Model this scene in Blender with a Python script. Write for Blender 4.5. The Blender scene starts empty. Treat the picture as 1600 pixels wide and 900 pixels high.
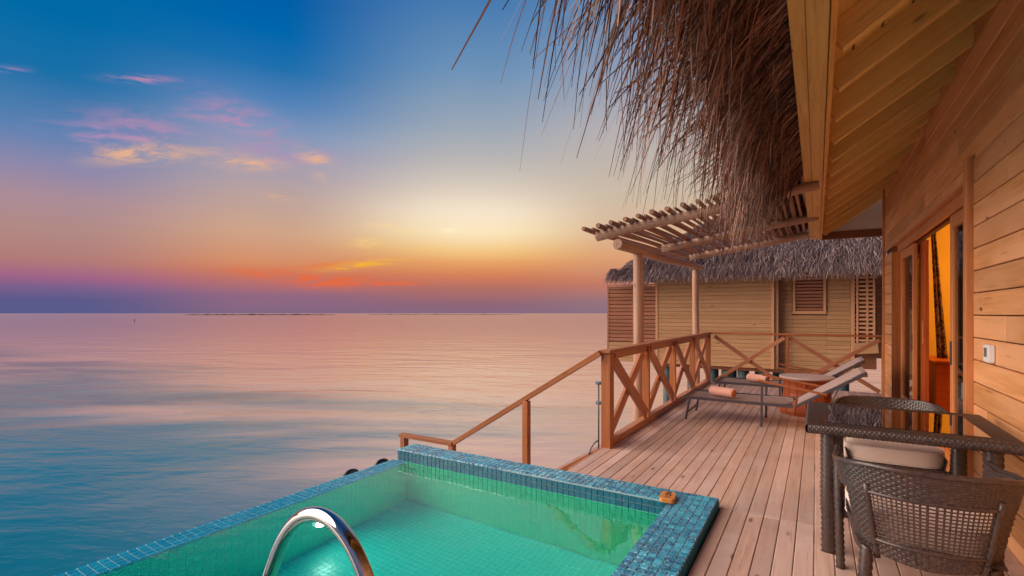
import bpy, bmesh, math, random
from mathutils import Vector, Matrix, noise as mnoise
R = random.Random(7)
rad = math.radians
SC = bpy.context.scene
COL = SC.collection

# ------------------------------------------------------------------ camera
YAW = rad(31.4)
S_, C_ = math.sin(YAW), math.cos(YAW)
FWD = Vector((-S_, C_, 0)); RGT = Vector((C_, S_, 0))
cd = bpy.data.cameras.new('camera'); cam = bpy.data.objects.new('camera', cd); COL.objects.link(cam)
cam.location = (0, 0, 1.4); cam.rotation_euler = (rad(90), 0, YAW)
cd.sensor_width = 36; cd.lens = 780 / 1600 * 36; cd.shift_y = 39.5 / 1600
cd.clip_start = 0.05; cd.clip_end = 90000
SC.camera = cam
SC.view_settings.view_transform = 'Standard'; SC.view_settings.look = 'None'
SC.view_settings.exposure = 0.0; SC.view_settings.gamma = 1
SC.cycles.use_denoising = True
SC.cycles.max_bounces = 10; SC.cycles.transmission_bounces = 8; SC.cycles.transparent_max_bounces = 16
SC.cycles.sample_clamp_indirect = 4.0
SC.cycles.blur_glossy = 0.3


def lin(r, g, b):
    def f(v):
        v /= 255.
        return v / 12.92 if v <= .04045 else ((v + .055) / 1.055) ** 2.4
    return (f(r), f(g), f(b), 1)


# ------------------------------------------------------------------ node helper
class NT:
    def __init__(s, tree):
        s.t = tree; s.n = tree.nodes; s.l = tree.links

    def new(s, typ, **kw):
        n = s.n.new(typ)
        for k, v in kw.items():
            setattr(n, k, v)
        return n

    def put(s, sock, v):
        if hasattr(v, 'is_output') or isinstance(v, bpy.types.NodeSocket):
            s.l.new(v, sock)
        elif v is not None:
            try: sock.default_value = v
            except Exception:
                sock.default_value = tuple(v)[:3]

    def math(s, op, a, b=None, c=None, clamp=False):
        n = s.new('ShaderNodeMath', operation=op); n.use_clamp = clamp
        s.put(n.inputs[0], a)
        if b is not None: s.put(n.inputs[1], b)
        if c is not None: s.put(n.inputs[2], c)
        return n.outputs[0]

    def vmath(s, op, a, b=None):
        n = s.new('ShaderNodeVectorMath', operation=op)
        s.put(n.inputs[0], a)
        if b is not None: s.put(n.inputs[1], b)
        return n.outputs['Value'] if op in ('DOT_PRODUCT', 'LENGTH') else n.outputs[0]

    def ramp(s, fac, stops, interp='LINEAR'):
        n = s.new('ShaderNodeValToRGB'); e = n.color_ramp; e.interpolation = interp
        while len(e.elements) > 1: e.elements.remove(e.elements[-1])
        e.elements[0].position = stops[0][0]; e.elements[0].color = stops[0][1]
        for p, c in stops[1:]:
            x = e.elements.new(p); x.color = c
        s.put(n.inputs[0], fac)
        return n.outputs[0]

    def mr(s, v, a, b, c=0., d=1., smooth=False):
        n = s.new('ShaderNodeMapRange'); n.clamp = True
        if smooth: n.interpolation_type = 'SMOOTHSTEP'
        s.put(n.inputs[0], v)
        for i, x in enumerate((a, b, c, d)): n.inputs[i + 1].default_value = x
        return n.outputs[0]

    def mix(s, f, a, b, blend='MIX'):
        n = s.new('ShaderNodeMix', data_type='RGBA'); n.blend_type = blend
        s.put(n.inputs[0], f); s.put(n.inputs[6], a); s.put(n.inputs[7], b)
        return n.outputs[2]

    def noise(s, vec, scale=5, detail=3, rough=.5, dist=0.):
        n = s.new('ShaderNodeTexNoise')
        s.put(n.inputs['Vector'], vec); n.inputs['Scale'].default_value = scale
        n.inputs['Detail'].default_value = detail; n.inputs['Roughness'].default_value = rough
        n.inputs['Distortion'].default_value = dist
        return n.outputs[0]

    def comb(s, x, y, z):
        n = s.new('ShaderNodeCombineXYZ')
        for i, v in enumerate((x, y, z)): s.put(n.inputs[i], v)
        return n.outputs[0]

    def scale(s, v, xyz):
        return s.vmath('MULTIPLY', v, Vector(xyz))

    def bump(s, h, strength=.3, dist=.01):
        n = s.new('ShaderNodeBump'); s.put(n.inputs['Height'], h)
        s.put(n.inputs['Strength'], strength); n.inputs['Distance'].default_value = dist
        return n.outputs[0]


# ------------------------------------------------------------------ world: dusk sky
W = bpy.data.worlds.new('World'); SC.world = W; W.use_nodes = True
w = NT(W.node_tree); w.n.clear()
tc = w.new('ShaderNodeTexCoord').outputs['Generated']
sep = w.new('ShaderNodeSeparateXYZ'); w.put(sep.inputs[0], tc)
el = w.math('MULTIPLY', w.math('ARCSINE', sep.outputs[2]), 57.2958)
ar = w.vmath('DOT_PRODUCT', tc, RGT); ad = w.vmath('DOT_PRODUCT', tc, FWD)
az = w.math('MULTIPLY', w.math('ARCTAN2', ar, ad), 57.2958)
elp = w.math('SQRT', w.math('MAXIMUM', w.math('DIVIDE', el, 90.), 0.))


def sky_ramp(stops):
    return w.ramp(elp, [(math.sqrt(max(e, 0) / 90.), lin(*c)) for e, c in stops])


def at_px(x, y):
    D = math.hypot(780, x - 800)
    return math.degrees(math.atan((x - 800) / 780.)), math.degrees(math.atan((489.5 - y) / D))


skyL = sky_ramp([(0, (86, 90, 138)), (1.2, (92, 90, 138)), (2.2, (122, 96, 140)), (3.1, (160, 100, 135)), (4.6, (178, 124, 120)), (7.2, (178, 138, 134)),
                 (9.8, (170, 140, 152)), (12.3, (140, 136, 172)), (15, (90, 130, 178)), (19.5, (26, 112, 168)), (24, (0, 106, 166)), (45, (0, 82, 150)), (90, (10, 60, 122))])
skyM = sky_ramp([(0, (126, 103, 131)), (1.8, (144, 103, 129)), (3.2, (184, 112, 110)), (4.2, (206, 122, 94)), (5.2, (214, 142, 102)), (8.4, (208, 164, 136)),
                 (12.2, (186, 162, 158)), (15.3, (162, 156, 176)), (18.3, (126, 150, 188)), (21, (82, 130, 184)), (24, (30, 112, 174)), (27, (0, 102, 172)), (30, (0, 94, 166)), (50, (0, 76, 148)), (90, (10, 60, 122))])
skyN = sky_ramp([(0, (132, 104, 128)), (1.0, (142, 102, 120)), (2.9, (178, 110, 100)), (4.3, (210, 122, 82)), (5.8, (230, 152, 78)), (7.2, (242, 190, 100)), (9.3, (250, 224, 168)),
                 (11.5, (242, 222, 192)), (13.7, (218, 203, 186)), (17, (186, 182, 180)), (20.3, (156, 168, 182)), (26, (108, 146, 184)), (32, (70, 122, 176)), (50, (40, 95, 158)), (90, (15, 65, 125))])
skyR = sky_ramp([(0, (132, 110, 130)), (1.5, (152, 116, 124)), (3.4, (196, 122, 100)), (6.4, (220, 160, 116)), (9.8, (216, 182, 150)), (13.3, (203, 186, 166)),
                 (20, (182, 176, 178)), (26, (140, 156, 182)), (32, (100, 138, 178)), (50, (60, 105, 160)), (90, (20, 70, 128))])
skyE = sky_ramp([(0, (112, 110, 150)), (4, (120, 112, 152)), (10, (158, 132, 160)), (18, (120, 130, 170)), (35, (60, 105, 160)), (90, (20, 70, 128))])
c = w.mix(w.mr(az, -42, -27, smooth=True), skyL, skyM)
c = w.mix(w.mr(az, -25, -5, smooth=True), c, skyN)
c = w.mix(w.mr(az, -3, 13, smooth=True), c, skyR)
absaz = w.math('ABSOLUTE', az)
c = w.mix(w.mr(absaz, 60, 115, smooth=True), c, skyE)
# broad soft glow where the sun has just sunk behind the haze
saz, sel = at_px(738, 352)
gx = w.math('DIVIDE', w.math('SUBTRACT', az, saz), 10.); gy = w.math('DIVIDE', w.math('SUBTRACT', el, sel), 3.6)
g2 = w.math('ADD', w.math('MULTIPLY', gx, gx), w.math('MULTIPLY', gy, gy))
glow = w.math('MULTIPLY', w.math('EXPONENT', w.math('MULTIPLY', g2, -1.)), .36)
c = w.mix(glow, c, (1.0, .88, .74, 1))
# wispy clouds
cv = w.comb(w.math('MULTIPLY', az, .17), w.math('MULTIPLY', w.math('ADD', el, w.math('MULTIPLY', az, -.14)), .62), 5.7)
cn = w.noise(cv, 1.5, 8, .66, .35)
cn = w.mr(cn, .40, .60, smooth=True)
cvf = w.comb(w.math('MULTIPLY', az, .3), w.math('MULTIPLY', w.math('ADD', el, w.math('MULTIPLY', az, -.04)), 2.2), 9.)
cn2 = w.mr(w.noise(cvf, 1.3, 5, .6, .6), .35, .62, smooth=True)
PINK, PEACH, MAUVE, GOLD, ORG = (196, 140, 172), (240, 182, 135), (178, 140, 182), (255, 196, 10), (238, 104, 46)
blobs = [(225, 124, 45, 4.5, PINK, .75, .04, 1), (15, 108, 26, 4, MAUVE, .5, .05, 1), (190, 210, 90, 16, MAUVE, .9, .05, 0), (220, 196, 75, 16, PINK, .45, .25, 0), (215, 240, 62, 14, PEACH, .95, -.05, 0),
         (330, 182, 60, 7, PINK, .9, .08, 0), (385, 190, 60, 20, PINK, .75, .4, 0), (300, 238, 60, 10, PEACH, .4, 0, 0), (385, 253, 52, 9, PEACH, 1.0, .1, 0),
         (440, 240, 90, 14, MAUVE, .5, .1, 0), (490, 246, 26, 9, PEACH, .8, .3, 0), (500, 277, 12, 6, PEACH, .6, .3, 0), (437, 310, 18, 4, PEACH, .9, .2, 1), (575, 379, 20, 7, (250, 205, 130), .8, 0, 1),
         (600, 352, 22, 3, (250, 215, 150), .7, .05, 1), (632, 362, 20, 3, (250, 215, 150), .7, -.05, 1), (703, 360, 12, 5, (255, 240, 200), .8, -.1, 1),
         (560, 414, 48, 5, GOLD, 1.0, -.1, 1), (505, 415, 50, 5, ORG, .6, -.05, 1), (440, 428, 60, 7, ORG, .85, .08, 0), (515, 440, 62, 9, ORG, .9, 0, 0), (610, 443, 40, 3.5, ORG, .9, 0, 1)]
for (bx, by, bw, bh, colr, st, tilt, fine) in blobs:
    a0, e0 = at_px(bx, by); ka = 57.3 / 780 * math.cos(rad(a0)) ** 2; ke = 57.3 * math.cos(rad(a0)) / 780
    tilt = tilt + math.tan(rad(a0)) * math.sin(rad(e0)) * math.cos(rad(e0))
    dx = w.math('DIVIDE', w.math('SUBTRACT', az, a0), bw * ka)
    dy = w.math('DIVIDE', w.math('ADD', w.math('SUBTRACT', el, e0), w.math('MULTIPLY', w.math('SUBTRACT', az, a0), tilt)), bh * ke)
    q = w.math('ADD', w.math('MULTIPLY', dx, dx), w.math('MULTIPLY', dy, dy))
    m = w.math('EXPONENT', w.math('MULTIPLY', q, -.9))
    m = w.math('MULTIPLY', w.math('MULTIPLY', m, st), cn2 if fine else w.math('ADD', w.math('MULTIPLY', cn, .85), .15), clamp=True)
    c = w.mix(m, c, lin(*colr))
# below the horizon: same dim tone as the low sky
bg = w.new('ShaderNodeBackground'); w.put(bg.inputs[0], c); bg.inputs[1].default_value = 1.0
wo = w.new('ShaderNodeOutputWorld'); w.l.new(bg.outputs[0], wo.inputs[0])
W.cycles.sampling_method = 'MANUAL'; W.cycles.sample_map_resolution = 512

# ------------------------------------------------------------------ sun lamp: soft warm key added out of view, left of the sunset glow
sd = bpy.data.lights.new('sun', 'SUN'); sd.energy = 5.0; sd.angle = rad(66); sd.color = (1.0, .80, .62)
sun = bpy.data.objects.new('sun', sd); COL.objects.link(sun)
a = rad(-92); e = rad(33)
sv = (FWD * math.cos(a) + RGT * math.sin(a)) * math.cos(e) + Vector((0, 0, math.sin(e)))
sun.rotation_euler = (-sv).to_track_quat('-Z', 'Y').to_euler()


# ------------------------------------------------------------------ materials
def new_mat(name):
    m = bpy.data.materials.new(name); m.use_nodes = True
    t = NT(m.node_tree); t.n.clear()
    out = t.new('ShaderNodeOutputMaterial'); p = t.new('ShaderNodeBsdfPrincipled')
    t.l.new(p.outputs[0], out.inputs[0])
    return m, t, p, out


def setp(p, **kw):
    names = {'rough': 'Roughness', 'metal': 'Metallic', 'spec': 'Specular IOR Level', 'coat': 'Coat Weight', 'coatr': 'Coat Roughness', 'sheen': 'Sheen Weight', 'trans': 'Transmission Weight', 'ior': 'IOR'}
    for k, v in kw.items(): p.inputs[names[k]].default_value = v


def wood(name, ca, cb, knots=.5, rough=.5, var=.25, grain=1., hue2=None, bump=.25, spec=.3, stain=0.):
    """grain runs along the local X of each piece"""
    m, t, p, _ = new_mat(name)
    o = t.new('ShaderNodeTexCoord').outputs['Object']
    rnd = t.new('ShaderNodeObjectInfo').outputs['Random']
    off = t.comb(t.math('MULTIPLY', rnd, 37.), t.math('MULTIPLY', rnd, 91.), t.math('MULTIPLY', rnd, 53.))
    v = t.vmath('ADD', o, off)
    g1 = t.noise(t.scale(v, (.9 * grain, 22, 22)), 1.6, 5, .6, .6)
    g2 = t.noise(t.scale(v, (3, 150, 150)), 1.0, 2, .5)
    f = t.math('ADD', t.math('MULTIPLY', g1, .75), t.math('MULTIPLY', g2, .25))
    col = t.mix(t.mr(f, .32, .68), cb, ca)
    if hue2: col = t.mix(t.mr(t.noise(t.scale(v, (.8, 3, 3)), 1.1, 2), .42, .62, 0, .75), col, hue2)
    # knots
    vo = t.new('ShaderNodeTexVoronoi'); t.put(vo.inputs['Vector'], t.scale(v, (2.1, 6.5, 6.5))); vo.inputs['Scale'].default_value = 1.0
    vo.inputs['Randomness'].default_value = 1
    ks = t.new('ShaderNodeSeparateColor'); t.put(ks.inputs[0], vo.outputs['Color'])
    kn = t.math('MULTIPLY', t.mr(vo.outputs['Distance'], .035, .13, 1, 0, True), t.math('GREATER_THAN', ks.outputs[0], .62))
    col = t.mix(t.math('MULTIPLY', kn, knots), col, (cb[0] * .25, cb[1] * .2, cb[2] * .18, 1))
    # cracks / dark streaks
    st = t.mr(t.noise(t.scale(v, (2.2, 60, 60)), 1.0, 1, .5), .68, .74)
    col = t.mix(t.math('MULTIPLY', st, .35), col, (cb[0] * .4, cb[1] * .35, cb[2] * .3, 1))
    if stain:
        gp = t.new('ShaderNodeNewGeometry').outputs['Position']
        sn = t.mr(t.noise(gp, 1.7, 5, .65, .5), .40, .62)
        col = t.mix(t.math('MULTIPLY', sn, stain), col, (cb[0] * .72, cb[1] * .70, cb[2] * .70, 1))
        s2 = t.mr(t.noise(gp, 9, 3, .6), .60, .72)
        col = t.mix(t.math('MULTIPLY', s2, stain * .6), col, (ca[0] * 1.1, ca[1] * 1.1, ca[2] * 1.1, 1))
    br = t.mr(rnd, 0, 1, 1 - var, 1 + var * .55)
    col = t.mix(1.0, col, t.comb(br, br, br), 'MULTIPLY')
    t.put(p.inputs['Base Color'], col)
    setp(p, rough=rough, spec=spec)
    t.put(p.inputs['Normal'], t.bump(f, bump, .004))
    return m


def plain(name, col, rough=.5, metal=0., spec=.4, nscale=0, nvar=.15, bump=0, coat=0, sheen=0):
    m, t, p, _ = new_mat(name)
    if nscale:
        o = t.new('ShaderNodeTexCoord').outputs['Object']
        n = t.noise(o, nscale, 4, .6)
        k = t.mr(n, .3, .7, 1 - nvar, 1 + nvar)
        t.put(p.inputs['Base Color'], t.mix(1.0, col, t.comb(k, k, k), 'MULTIPLY'))
        if bump: t.put(p.inputs['Normal'], t.bump(n, bump, .004))
    else: p.inputs['Base Color'].default_value = col
    setp(p, rough=rough, metal=metal, spec=spec, coat=coat, sheen=sheen)
    return m


M = {}
M['deck'] = wood('deck_wood', (.66, .45, .365, 1), (.46, .275, .21, 1), .9, .5, .2, hue2=(.60, .44, .40, 1), stain=.3)
M['siding'] = wood('pine_siding', (.76, .37, .15, 1), (.52, .225, .08, 1), 1., .5, .24, hue2=(.80, .41, .21, 1))
M['soffit'] = wood('soffit_wood', (.86, .60, .22, 1), (.70, .43, .12, 1), .7, .6, .15)
M['beam'] = wood('beam_wood', (.74, .45, .15, 1), (.56, .30, .08, 1), .8, .5, .05)
M['fascia'] = wood('fascia_wood', (.80, .38, .08, 1), (.62, .25, .04, 1), .3, .45, .08)
M['trim'] = wood('trim_wood', (.66, .28, .115, 1), (.48, .17, .055, 1), .3, .45, .08)
M['rail'] = wood('rail_wood', (.48, .175, .065, 1), (.28, .08, .025, 1), .4, .42, .15)
M['braces'] = wood('brace_wood', (.56, .26, .15, 1), (.35, .12, .06, 1), .7, .45, .2)
M['dark_wood'] = wood('dark_wood', (.22, .085, .035, 1), (.13, .045, .02, 1), .2, .5, .05)
M['door_red'] = wood('door_red', (.52, .12, .02, 1), (.38, .07, .012, 1), .1, .45, .05)
M['stool'] = wood('stool_wood', (.42, .10, .03, 1), (.30, .06, .018, 1), .2, .4, .15)
M['bgwall'] = wood('neighbour_wood', (.43, .245, .12, 1), (.30, .16, .07, 1), 1.0, .6, .1)
M['bgtrim'] = wood('neighbour_trim', (.50, .26, .14, 1), (.42, .2, .10, 1), .3, .55, .05)
M['bgscreen'] = wood('neighbour_screen', (.36, .155, .09, 1), (.26, .10, .055, 1), .2, .55, .15)
M['log'] = wood('pole_wood', (.50, .31, .22, 1), (.32, .17, .105, 1), .8, .5, .15)
M['slat'] = wood('stick_wood', (.38, .20, .12, 1), (.24, .11, .06, 1), .6, .55, .3)
M['stilt'] = plain('stilt', (.05, .09, .10, 1), .6, nscale=3, nvar=.4)
M['chrome'] = plain('chrome', (.52, .49, .47, 1), .07, 1.0)
M['black'] = plain('black_rubber', (.01, .01, .013, 1), .3)
M['metal_grey'] = plain('grey_paint_metal', (.10, .085, .095, 1), .38, .3)
M['sling'] = plain('sling_fabric', (.50, .37, .35, 1), .75, nscale=300, nvar=.12, bump=.2)
M['sling_end'] = plain('sling_hem', (.33, .25, .25, 1), .7)
M['towel'] = plain('towel', (.82, .42, .32, 1), .95, nscale=260, nvar=.18, bump=.8, sheen=.4)
M['towel_end'] = plain('towel_orange', (.80, .20, .045, 1), .95, nscale=200, nvar=.3, bump=.8, sheen=.3)
M['cushion'] = plain('cushion_fabric', (.76, .60, .53, 1), .85, nscale=420, nvar=.06, bump=.25, sheen=.2)
M['white'] = plain('white_plastic', (.78, .78, .8, 1), .35)
M['screen'] = plain('dark_display', (.12, .16, .16, 1), .2)
M['plaster'] = plain('plaster', (.62, .56, .50, 1), .8, nscale=8, nvar=.04)
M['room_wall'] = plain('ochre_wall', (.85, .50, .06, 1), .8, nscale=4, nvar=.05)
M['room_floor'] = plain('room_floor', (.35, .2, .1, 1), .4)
M['dark'] = plain('dark_void', (.02, .018, .016, 1), .9)
M['concrete'] = plain('pool_render', (.06, .16, .2, 1), .6, nscale=6, nvar=.2)
M['dark_roof'] = plain('dark_underlay', (.05, .03, .018, 1), .9)

# wicker
m, t, p, _ = new_mat('wicker'); M['wicker'] = m
o = t.new('ShaderNodeTexCoord').outputs['Object']
n = t.noise(o, 60, 3, .6); n2 = t.noise(o, 9, 2, .5)
colr = t.mix(t.mr(n, .3, .7), (.022, .015, .014, 1), (.080, .058, .058, 1))
colr = t.mix(t.mr(n2, .4, .7, 0, .5), colr, (.075, .040, .028, 1))
t.put(p.inputs['Base Color'], colr); setp(p, rough=.30, spec=.7)

# thatch
for nm, ca, cb in (('thatch', (.06, .026, .017, 1), (.46, .25, .19, 1)), ('thatch_far', (.13, .08, .075, 1), (.48, .34, .32, 1))):
    m, t, p, _ = new_mat(nm); M[nm] = m
    at = t.new('ShaderNodeAttribute', attribute_name='rnd')
    colr = t.mix(at.outputs['Fac'], ca, cb)
    t.put(p.inputs['Base Color'], colr); setp(p, rough=.5, spec=.3)

# glass (panes)
def glassy(name, tint, refl=1.0, ior=1.45):
    m = bpy.data.materials.new(name); m.use_nodes = True; t = NT(m.node_tree); t.n.clear()
    out = t.new('ShaderNodeOutputMaterial'); mx = t.new('ShaderNodeMixShader'); tr = t.new('ShaderNodeBsdfTransparent'); gl = t.new('ShaderNodeBsdfGlossy')
    tr.inputs[0].default_value = tint; gl.inputs['Roughness'].default_value = .015; gl.inputs['Color'].default_value = (.95, .95, .95, 1)
    fr = t.new('ShaderNodeFresnel'); fr.inputs['IOR'].default_value = ior
    t.put(mx.inputs[0], t.math('MULTIPLY', fr.outputs[0], refl, clamp=True))
    t.l.new(tr.outputs[0], mx.inputs[1]); t.l.new(gl.outputs[0], mx.inputs[2]); t.l.new(mx.outputs[0], out.inputs[0])
    return m
M['glass'] = glassy('window_glass', (.75, .75, .72, 1))
M['table_glass'] = glassy('table_glass', (.30, .27, .25, 1), 1.5, 1.8)

# tiles
def tile_mat(name, a, b, rough, grout=False, attr=True, bump=.06, spec=.6, ior=1.5):
    m, t, p, _ = new_mat(name)
    pos = t.new('ShaderNodeNewGeometry').outputs['Position']
    at = t.new('ShaderNodeAttribute', attribute_name='rnd').outputs['Fac']
    rnd = t.new('ShaderNodeObjectInfo').outputs['Random']
    f = t.math('FRACT', t.math('ADD', t.math('MULTIPLY', rnd, 7.3), at))
    n = t.noise(pos, 38, 4, .65, .8)
    col = t.mix(t.math('ADD', t.math('MULTIPLY', f, .55), t.math('MULTIPLY', t.mr(n, .38, .62), .45)), a, b)
    t.put(p.inputs['Base Color'], col); setp(p, rough=rough, spec=spec, ior=ior)
    t.put(p.inputs['Normal'], t.bump(t.noise(pos, 30, 2, .5, .4), bump, .02))
    return m
M['tile_blue'] = tile_mat('blue_glass_tile', (.0, .065, .19, 1), (.07, .52, .72, 1), .05, bump=.28, ior=2.1)
M['tile_face'] = tile_mat('blue_wall_tile', (.004, .09, .17, 1), (.012, .16, .24, 1), .28)
M['tile_side'] = tile_mat('side_tile', (.004, .09, .17, 1), (.012, .16, .24, 1), .6, spec=.15)
M['tile_green'] = tile_mat('green_tile', (.05, .86, .54, 1), (.08, .92, .60, 1), .3)
M['tile_floor'] = tile_mat('floor_tile', (.0, .72, .68, 1), (.01, .80, .76, 1), .3)
M['grout'] = plain('grout_pale', (.40, .54, .60, 1), .7, nscale=20, nvar=.15)
M['grout_green'] = plain('grout_green', (.30, .92, .62, 1), .7)
M['grout_blue'] = plain('grout_blue', (.06, .3, .36, 1), .7)

# pool water: clear refracting sheet with faint ripples
m = bpy.data.materials.new('pool_water'); m.use_nodes = True; t = NT(m.node_tree); t.n.clear(); M['pool_water'] = m
out = t.new('ShaderNodeOutputMaterial'); mx = t.new('ShaderNodeMixShader'); rf = t.new('ShaderNodeBsdfRefraction'); gl = t.new('ShaderNodeBsdfGlossy')
pos = t.new('ShaderNodeNewGeometry').outputs['Position']
h = t.math('ADD', t.noise(t.scale(pos, (1, 1.5, 1)), 3.0, 2, .5, .3), t.math('MULTIPLY', t.noise(t.scale(pos, (1, 1.6, 1)), 14, 2, .5), .12))
nb = t.bump(h, .14, .02)
for nd in (rf, gl): t.put(nd.inputs['Normal'], nb)
rf.inputs['Color'].default_value = (.78, 1, .93, 1); rf.inputs['IOR'].default_value = 1.33; rf.inputs['Roughness'].default_value = 0
gl.inputs['Roughness'].default_value = .02; gl.inputs['Color'].default_value = (1, 1, 1, 1)
fr = t.new('ShaderNodeFresnel'); fr.inputs['IOR'].default_value = 1.33; t.put(fr.inputs['Normal'], nb)
t.put(mx.inputs[0], t.math('POWER', fr.outputs[0], .72)); t.l.new(rf.outputs[0], mx.inputs[1]); t.l.new(gl.outputs[0], mx.inputs[2]); t.l.new(mx.outputs[0], out.inputs[0])

# sea
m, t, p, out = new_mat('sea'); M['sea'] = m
pos = t.new('ShaderNodeNewGeometry').outputs['Position']
dx = t.vmath('DOT_PRODUCT', pos, RGT); dy = t.vmath('DOT_PRODUCT', pos, FWD)
wv = t.comb(t.math('MULTIPLY', dx, .42), t.math('ADD', dy, t.math('MULTIPLY', dx, .12)), 0.)
h1 = t.noise(wv, .22, 3, .55, .8); h2 = t.noise(wv, .9, 3, .55, .6); h3 = t.noise(wv, 3.4, 3, .6, .4)
dist = t.vmath('LENGTH', pos)
near = t.mr(dist, 5, 90, 1, .12)
h = t.math('ADD', t.math('MULTIPLY', h1, 1.0), t.math('ADD', t.math('MULTIPLY', h2, .34), t.math('MULTIPLY', t.math('MULTIPLY', h3, near), .16)))
nb = t.bump(h, .23, .40)
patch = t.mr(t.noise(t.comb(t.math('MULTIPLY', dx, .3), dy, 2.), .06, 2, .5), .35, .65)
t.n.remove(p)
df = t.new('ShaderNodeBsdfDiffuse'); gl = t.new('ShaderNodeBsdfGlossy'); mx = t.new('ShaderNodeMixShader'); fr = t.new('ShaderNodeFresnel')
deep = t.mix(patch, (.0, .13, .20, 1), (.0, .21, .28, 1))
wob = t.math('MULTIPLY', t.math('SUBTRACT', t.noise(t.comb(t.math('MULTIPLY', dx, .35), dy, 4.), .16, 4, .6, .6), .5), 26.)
peach_refl = t.math('ADD', t.math('ADD', t.math('MULTIPLY', dy, .8), t.math('MULTIPLY', dx, .55)), wob)     # farther out, peach sky reflection is painted into the diffuse colour
t.put(df.inputs['Color'], t.mix(t.mr(peach_refl, 4, 14, smooth=True), deep, (.64, .42, .34, 1)))
gl.inputs['Roughness'].default_value = .13; gl.inputs['Color'].default_value = (1, 1, 1, 1)
fr.inputs['IOR'].default_value = 1.33
for nd in (df, gl, fr): t.put(nd.inputs['Normal'], nb)
t.put(mx.inputs[0], t.math('MULTIPLY', t.math('POWER', fr.outputs[0], .92), .98, clamp=True))
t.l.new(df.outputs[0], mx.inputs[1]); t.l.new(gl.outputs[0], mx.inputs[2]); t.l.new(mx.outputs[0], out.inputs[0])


# ------------------------------------------------------------------ object helpers
def link(name, me, mat=None, parent=None, M4=None, kind=None):
    o = bpy.data.objects.new(name, me); COL.objects.link(o)
    if mat is not None and len(me.materials) == 0: me.materials.append(M[mat] if isinstance(mat, str) else mat)
    if parent is not None: o.parent = parent
    M4 = M4 or Matrix.Identity(4)
    o.matrix_basis = (wm(parent).inverted() @ M4) if parent is not None else M4
    if kind: o['kind'] = kind
    return o


def wm(o):
    m = o.matrix_basis.copy(); q = o.parent
    while q is not None: m = q.matrix_basis @ m; q = q.parent
    return m


def tag(o, label=None, cat=None, group=None, kind=None):
    if label: o['label'] = label
    if cat: o['category'] = cat
    if group: o['group'] = group
    if kind: o['kind'] = kind
    return o


def thing(name, label, cat, loc=(0, 0, 0), group=None):
    o = bpy.data.objects.new(name, None); COL.objects.link(o); o.matrix_basis = Matrix.Translation(loc); o.empty_display_size = .2
    return tag(o, label, cat, group)


def part_empty(name, parent, loc):
    o = bpy.data.objects.new(name, None); COL.objects.link(o); o.parent = parent
    o.matrix_basis = wm(parent).inverted() @ Matrix.Translation(loc)
    return o


def copy_tree(o, parent=None):
    c = o.copy(); COL.objects.link(c)
    if parent is not None: c.parent = parent
    for ch in list(o.children): copy_tree(ch, c)
    return c


def from_bm(name, bm, mat, parent=None, smooth=False, M4=None, kind=None):
    me = bpy.data.meshes.new(name); bm.to_mesh(me); bm.free()
    if smooth: me.polygons.foreach_set('use_smooth', [True] * len(me.polygons))
    me.update()
    return link(name, me, mat, parent, M4, kind)


_boxes = {}
def box_mesh(L, Wd, H, mat, bev):
    k = (round(L, 3), round(Wd, 3), round(H, 3), mat, bev)
    if k not in _boxes:
        bm = bmesh.new(); bmesh.ops.create_cube(bm, size=1)
        bmesh.ops.scale(bm, vec=(L, Wd, H), verts=bm.verts)
        b = min(bev, min(L, Wd, H) * .3)
        if b > 0: bmesh.ops.bevel(bm, geom=list(bm.edges), offset=b, segments=1, affect='EDGES')
        me = bpy.data.meshes.new('box'); bm.to_mesh(me); bm.free(); me.materials.append(M[mat])
        _boxes[k] = me
    return _boxes[k]


def frame(p0, p1, up=(0, 0, 1)):
    p0, p1, up = Vector(p0), Vector(p1), Vector(up)
    x = (p1 - p0).normalized(); y = up.cross(x)
    if y.length < 1e-4: y = Vector((0, 1, 0)).cross(x)
    y.normalize(); z = x.cross(y)
    m = Matrix((x, y, z)).transposed().to_4x4(); m.translation = (p0 + p1) / 2
    return m


def bar(name, p0, p1, Wd, H, mat, parent, up=(0, 0, 1), bev=.003, kind=None):
    """beam from p0 to p1: Wd across, H along `up`; centred on the segment"""
    L = (Vector(p1) - Vector(p0)).length
    return link(name, box_mesh(L, Wd, H, mat, bev), None, parent, frame(p0, p1, up), kind)


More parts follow.
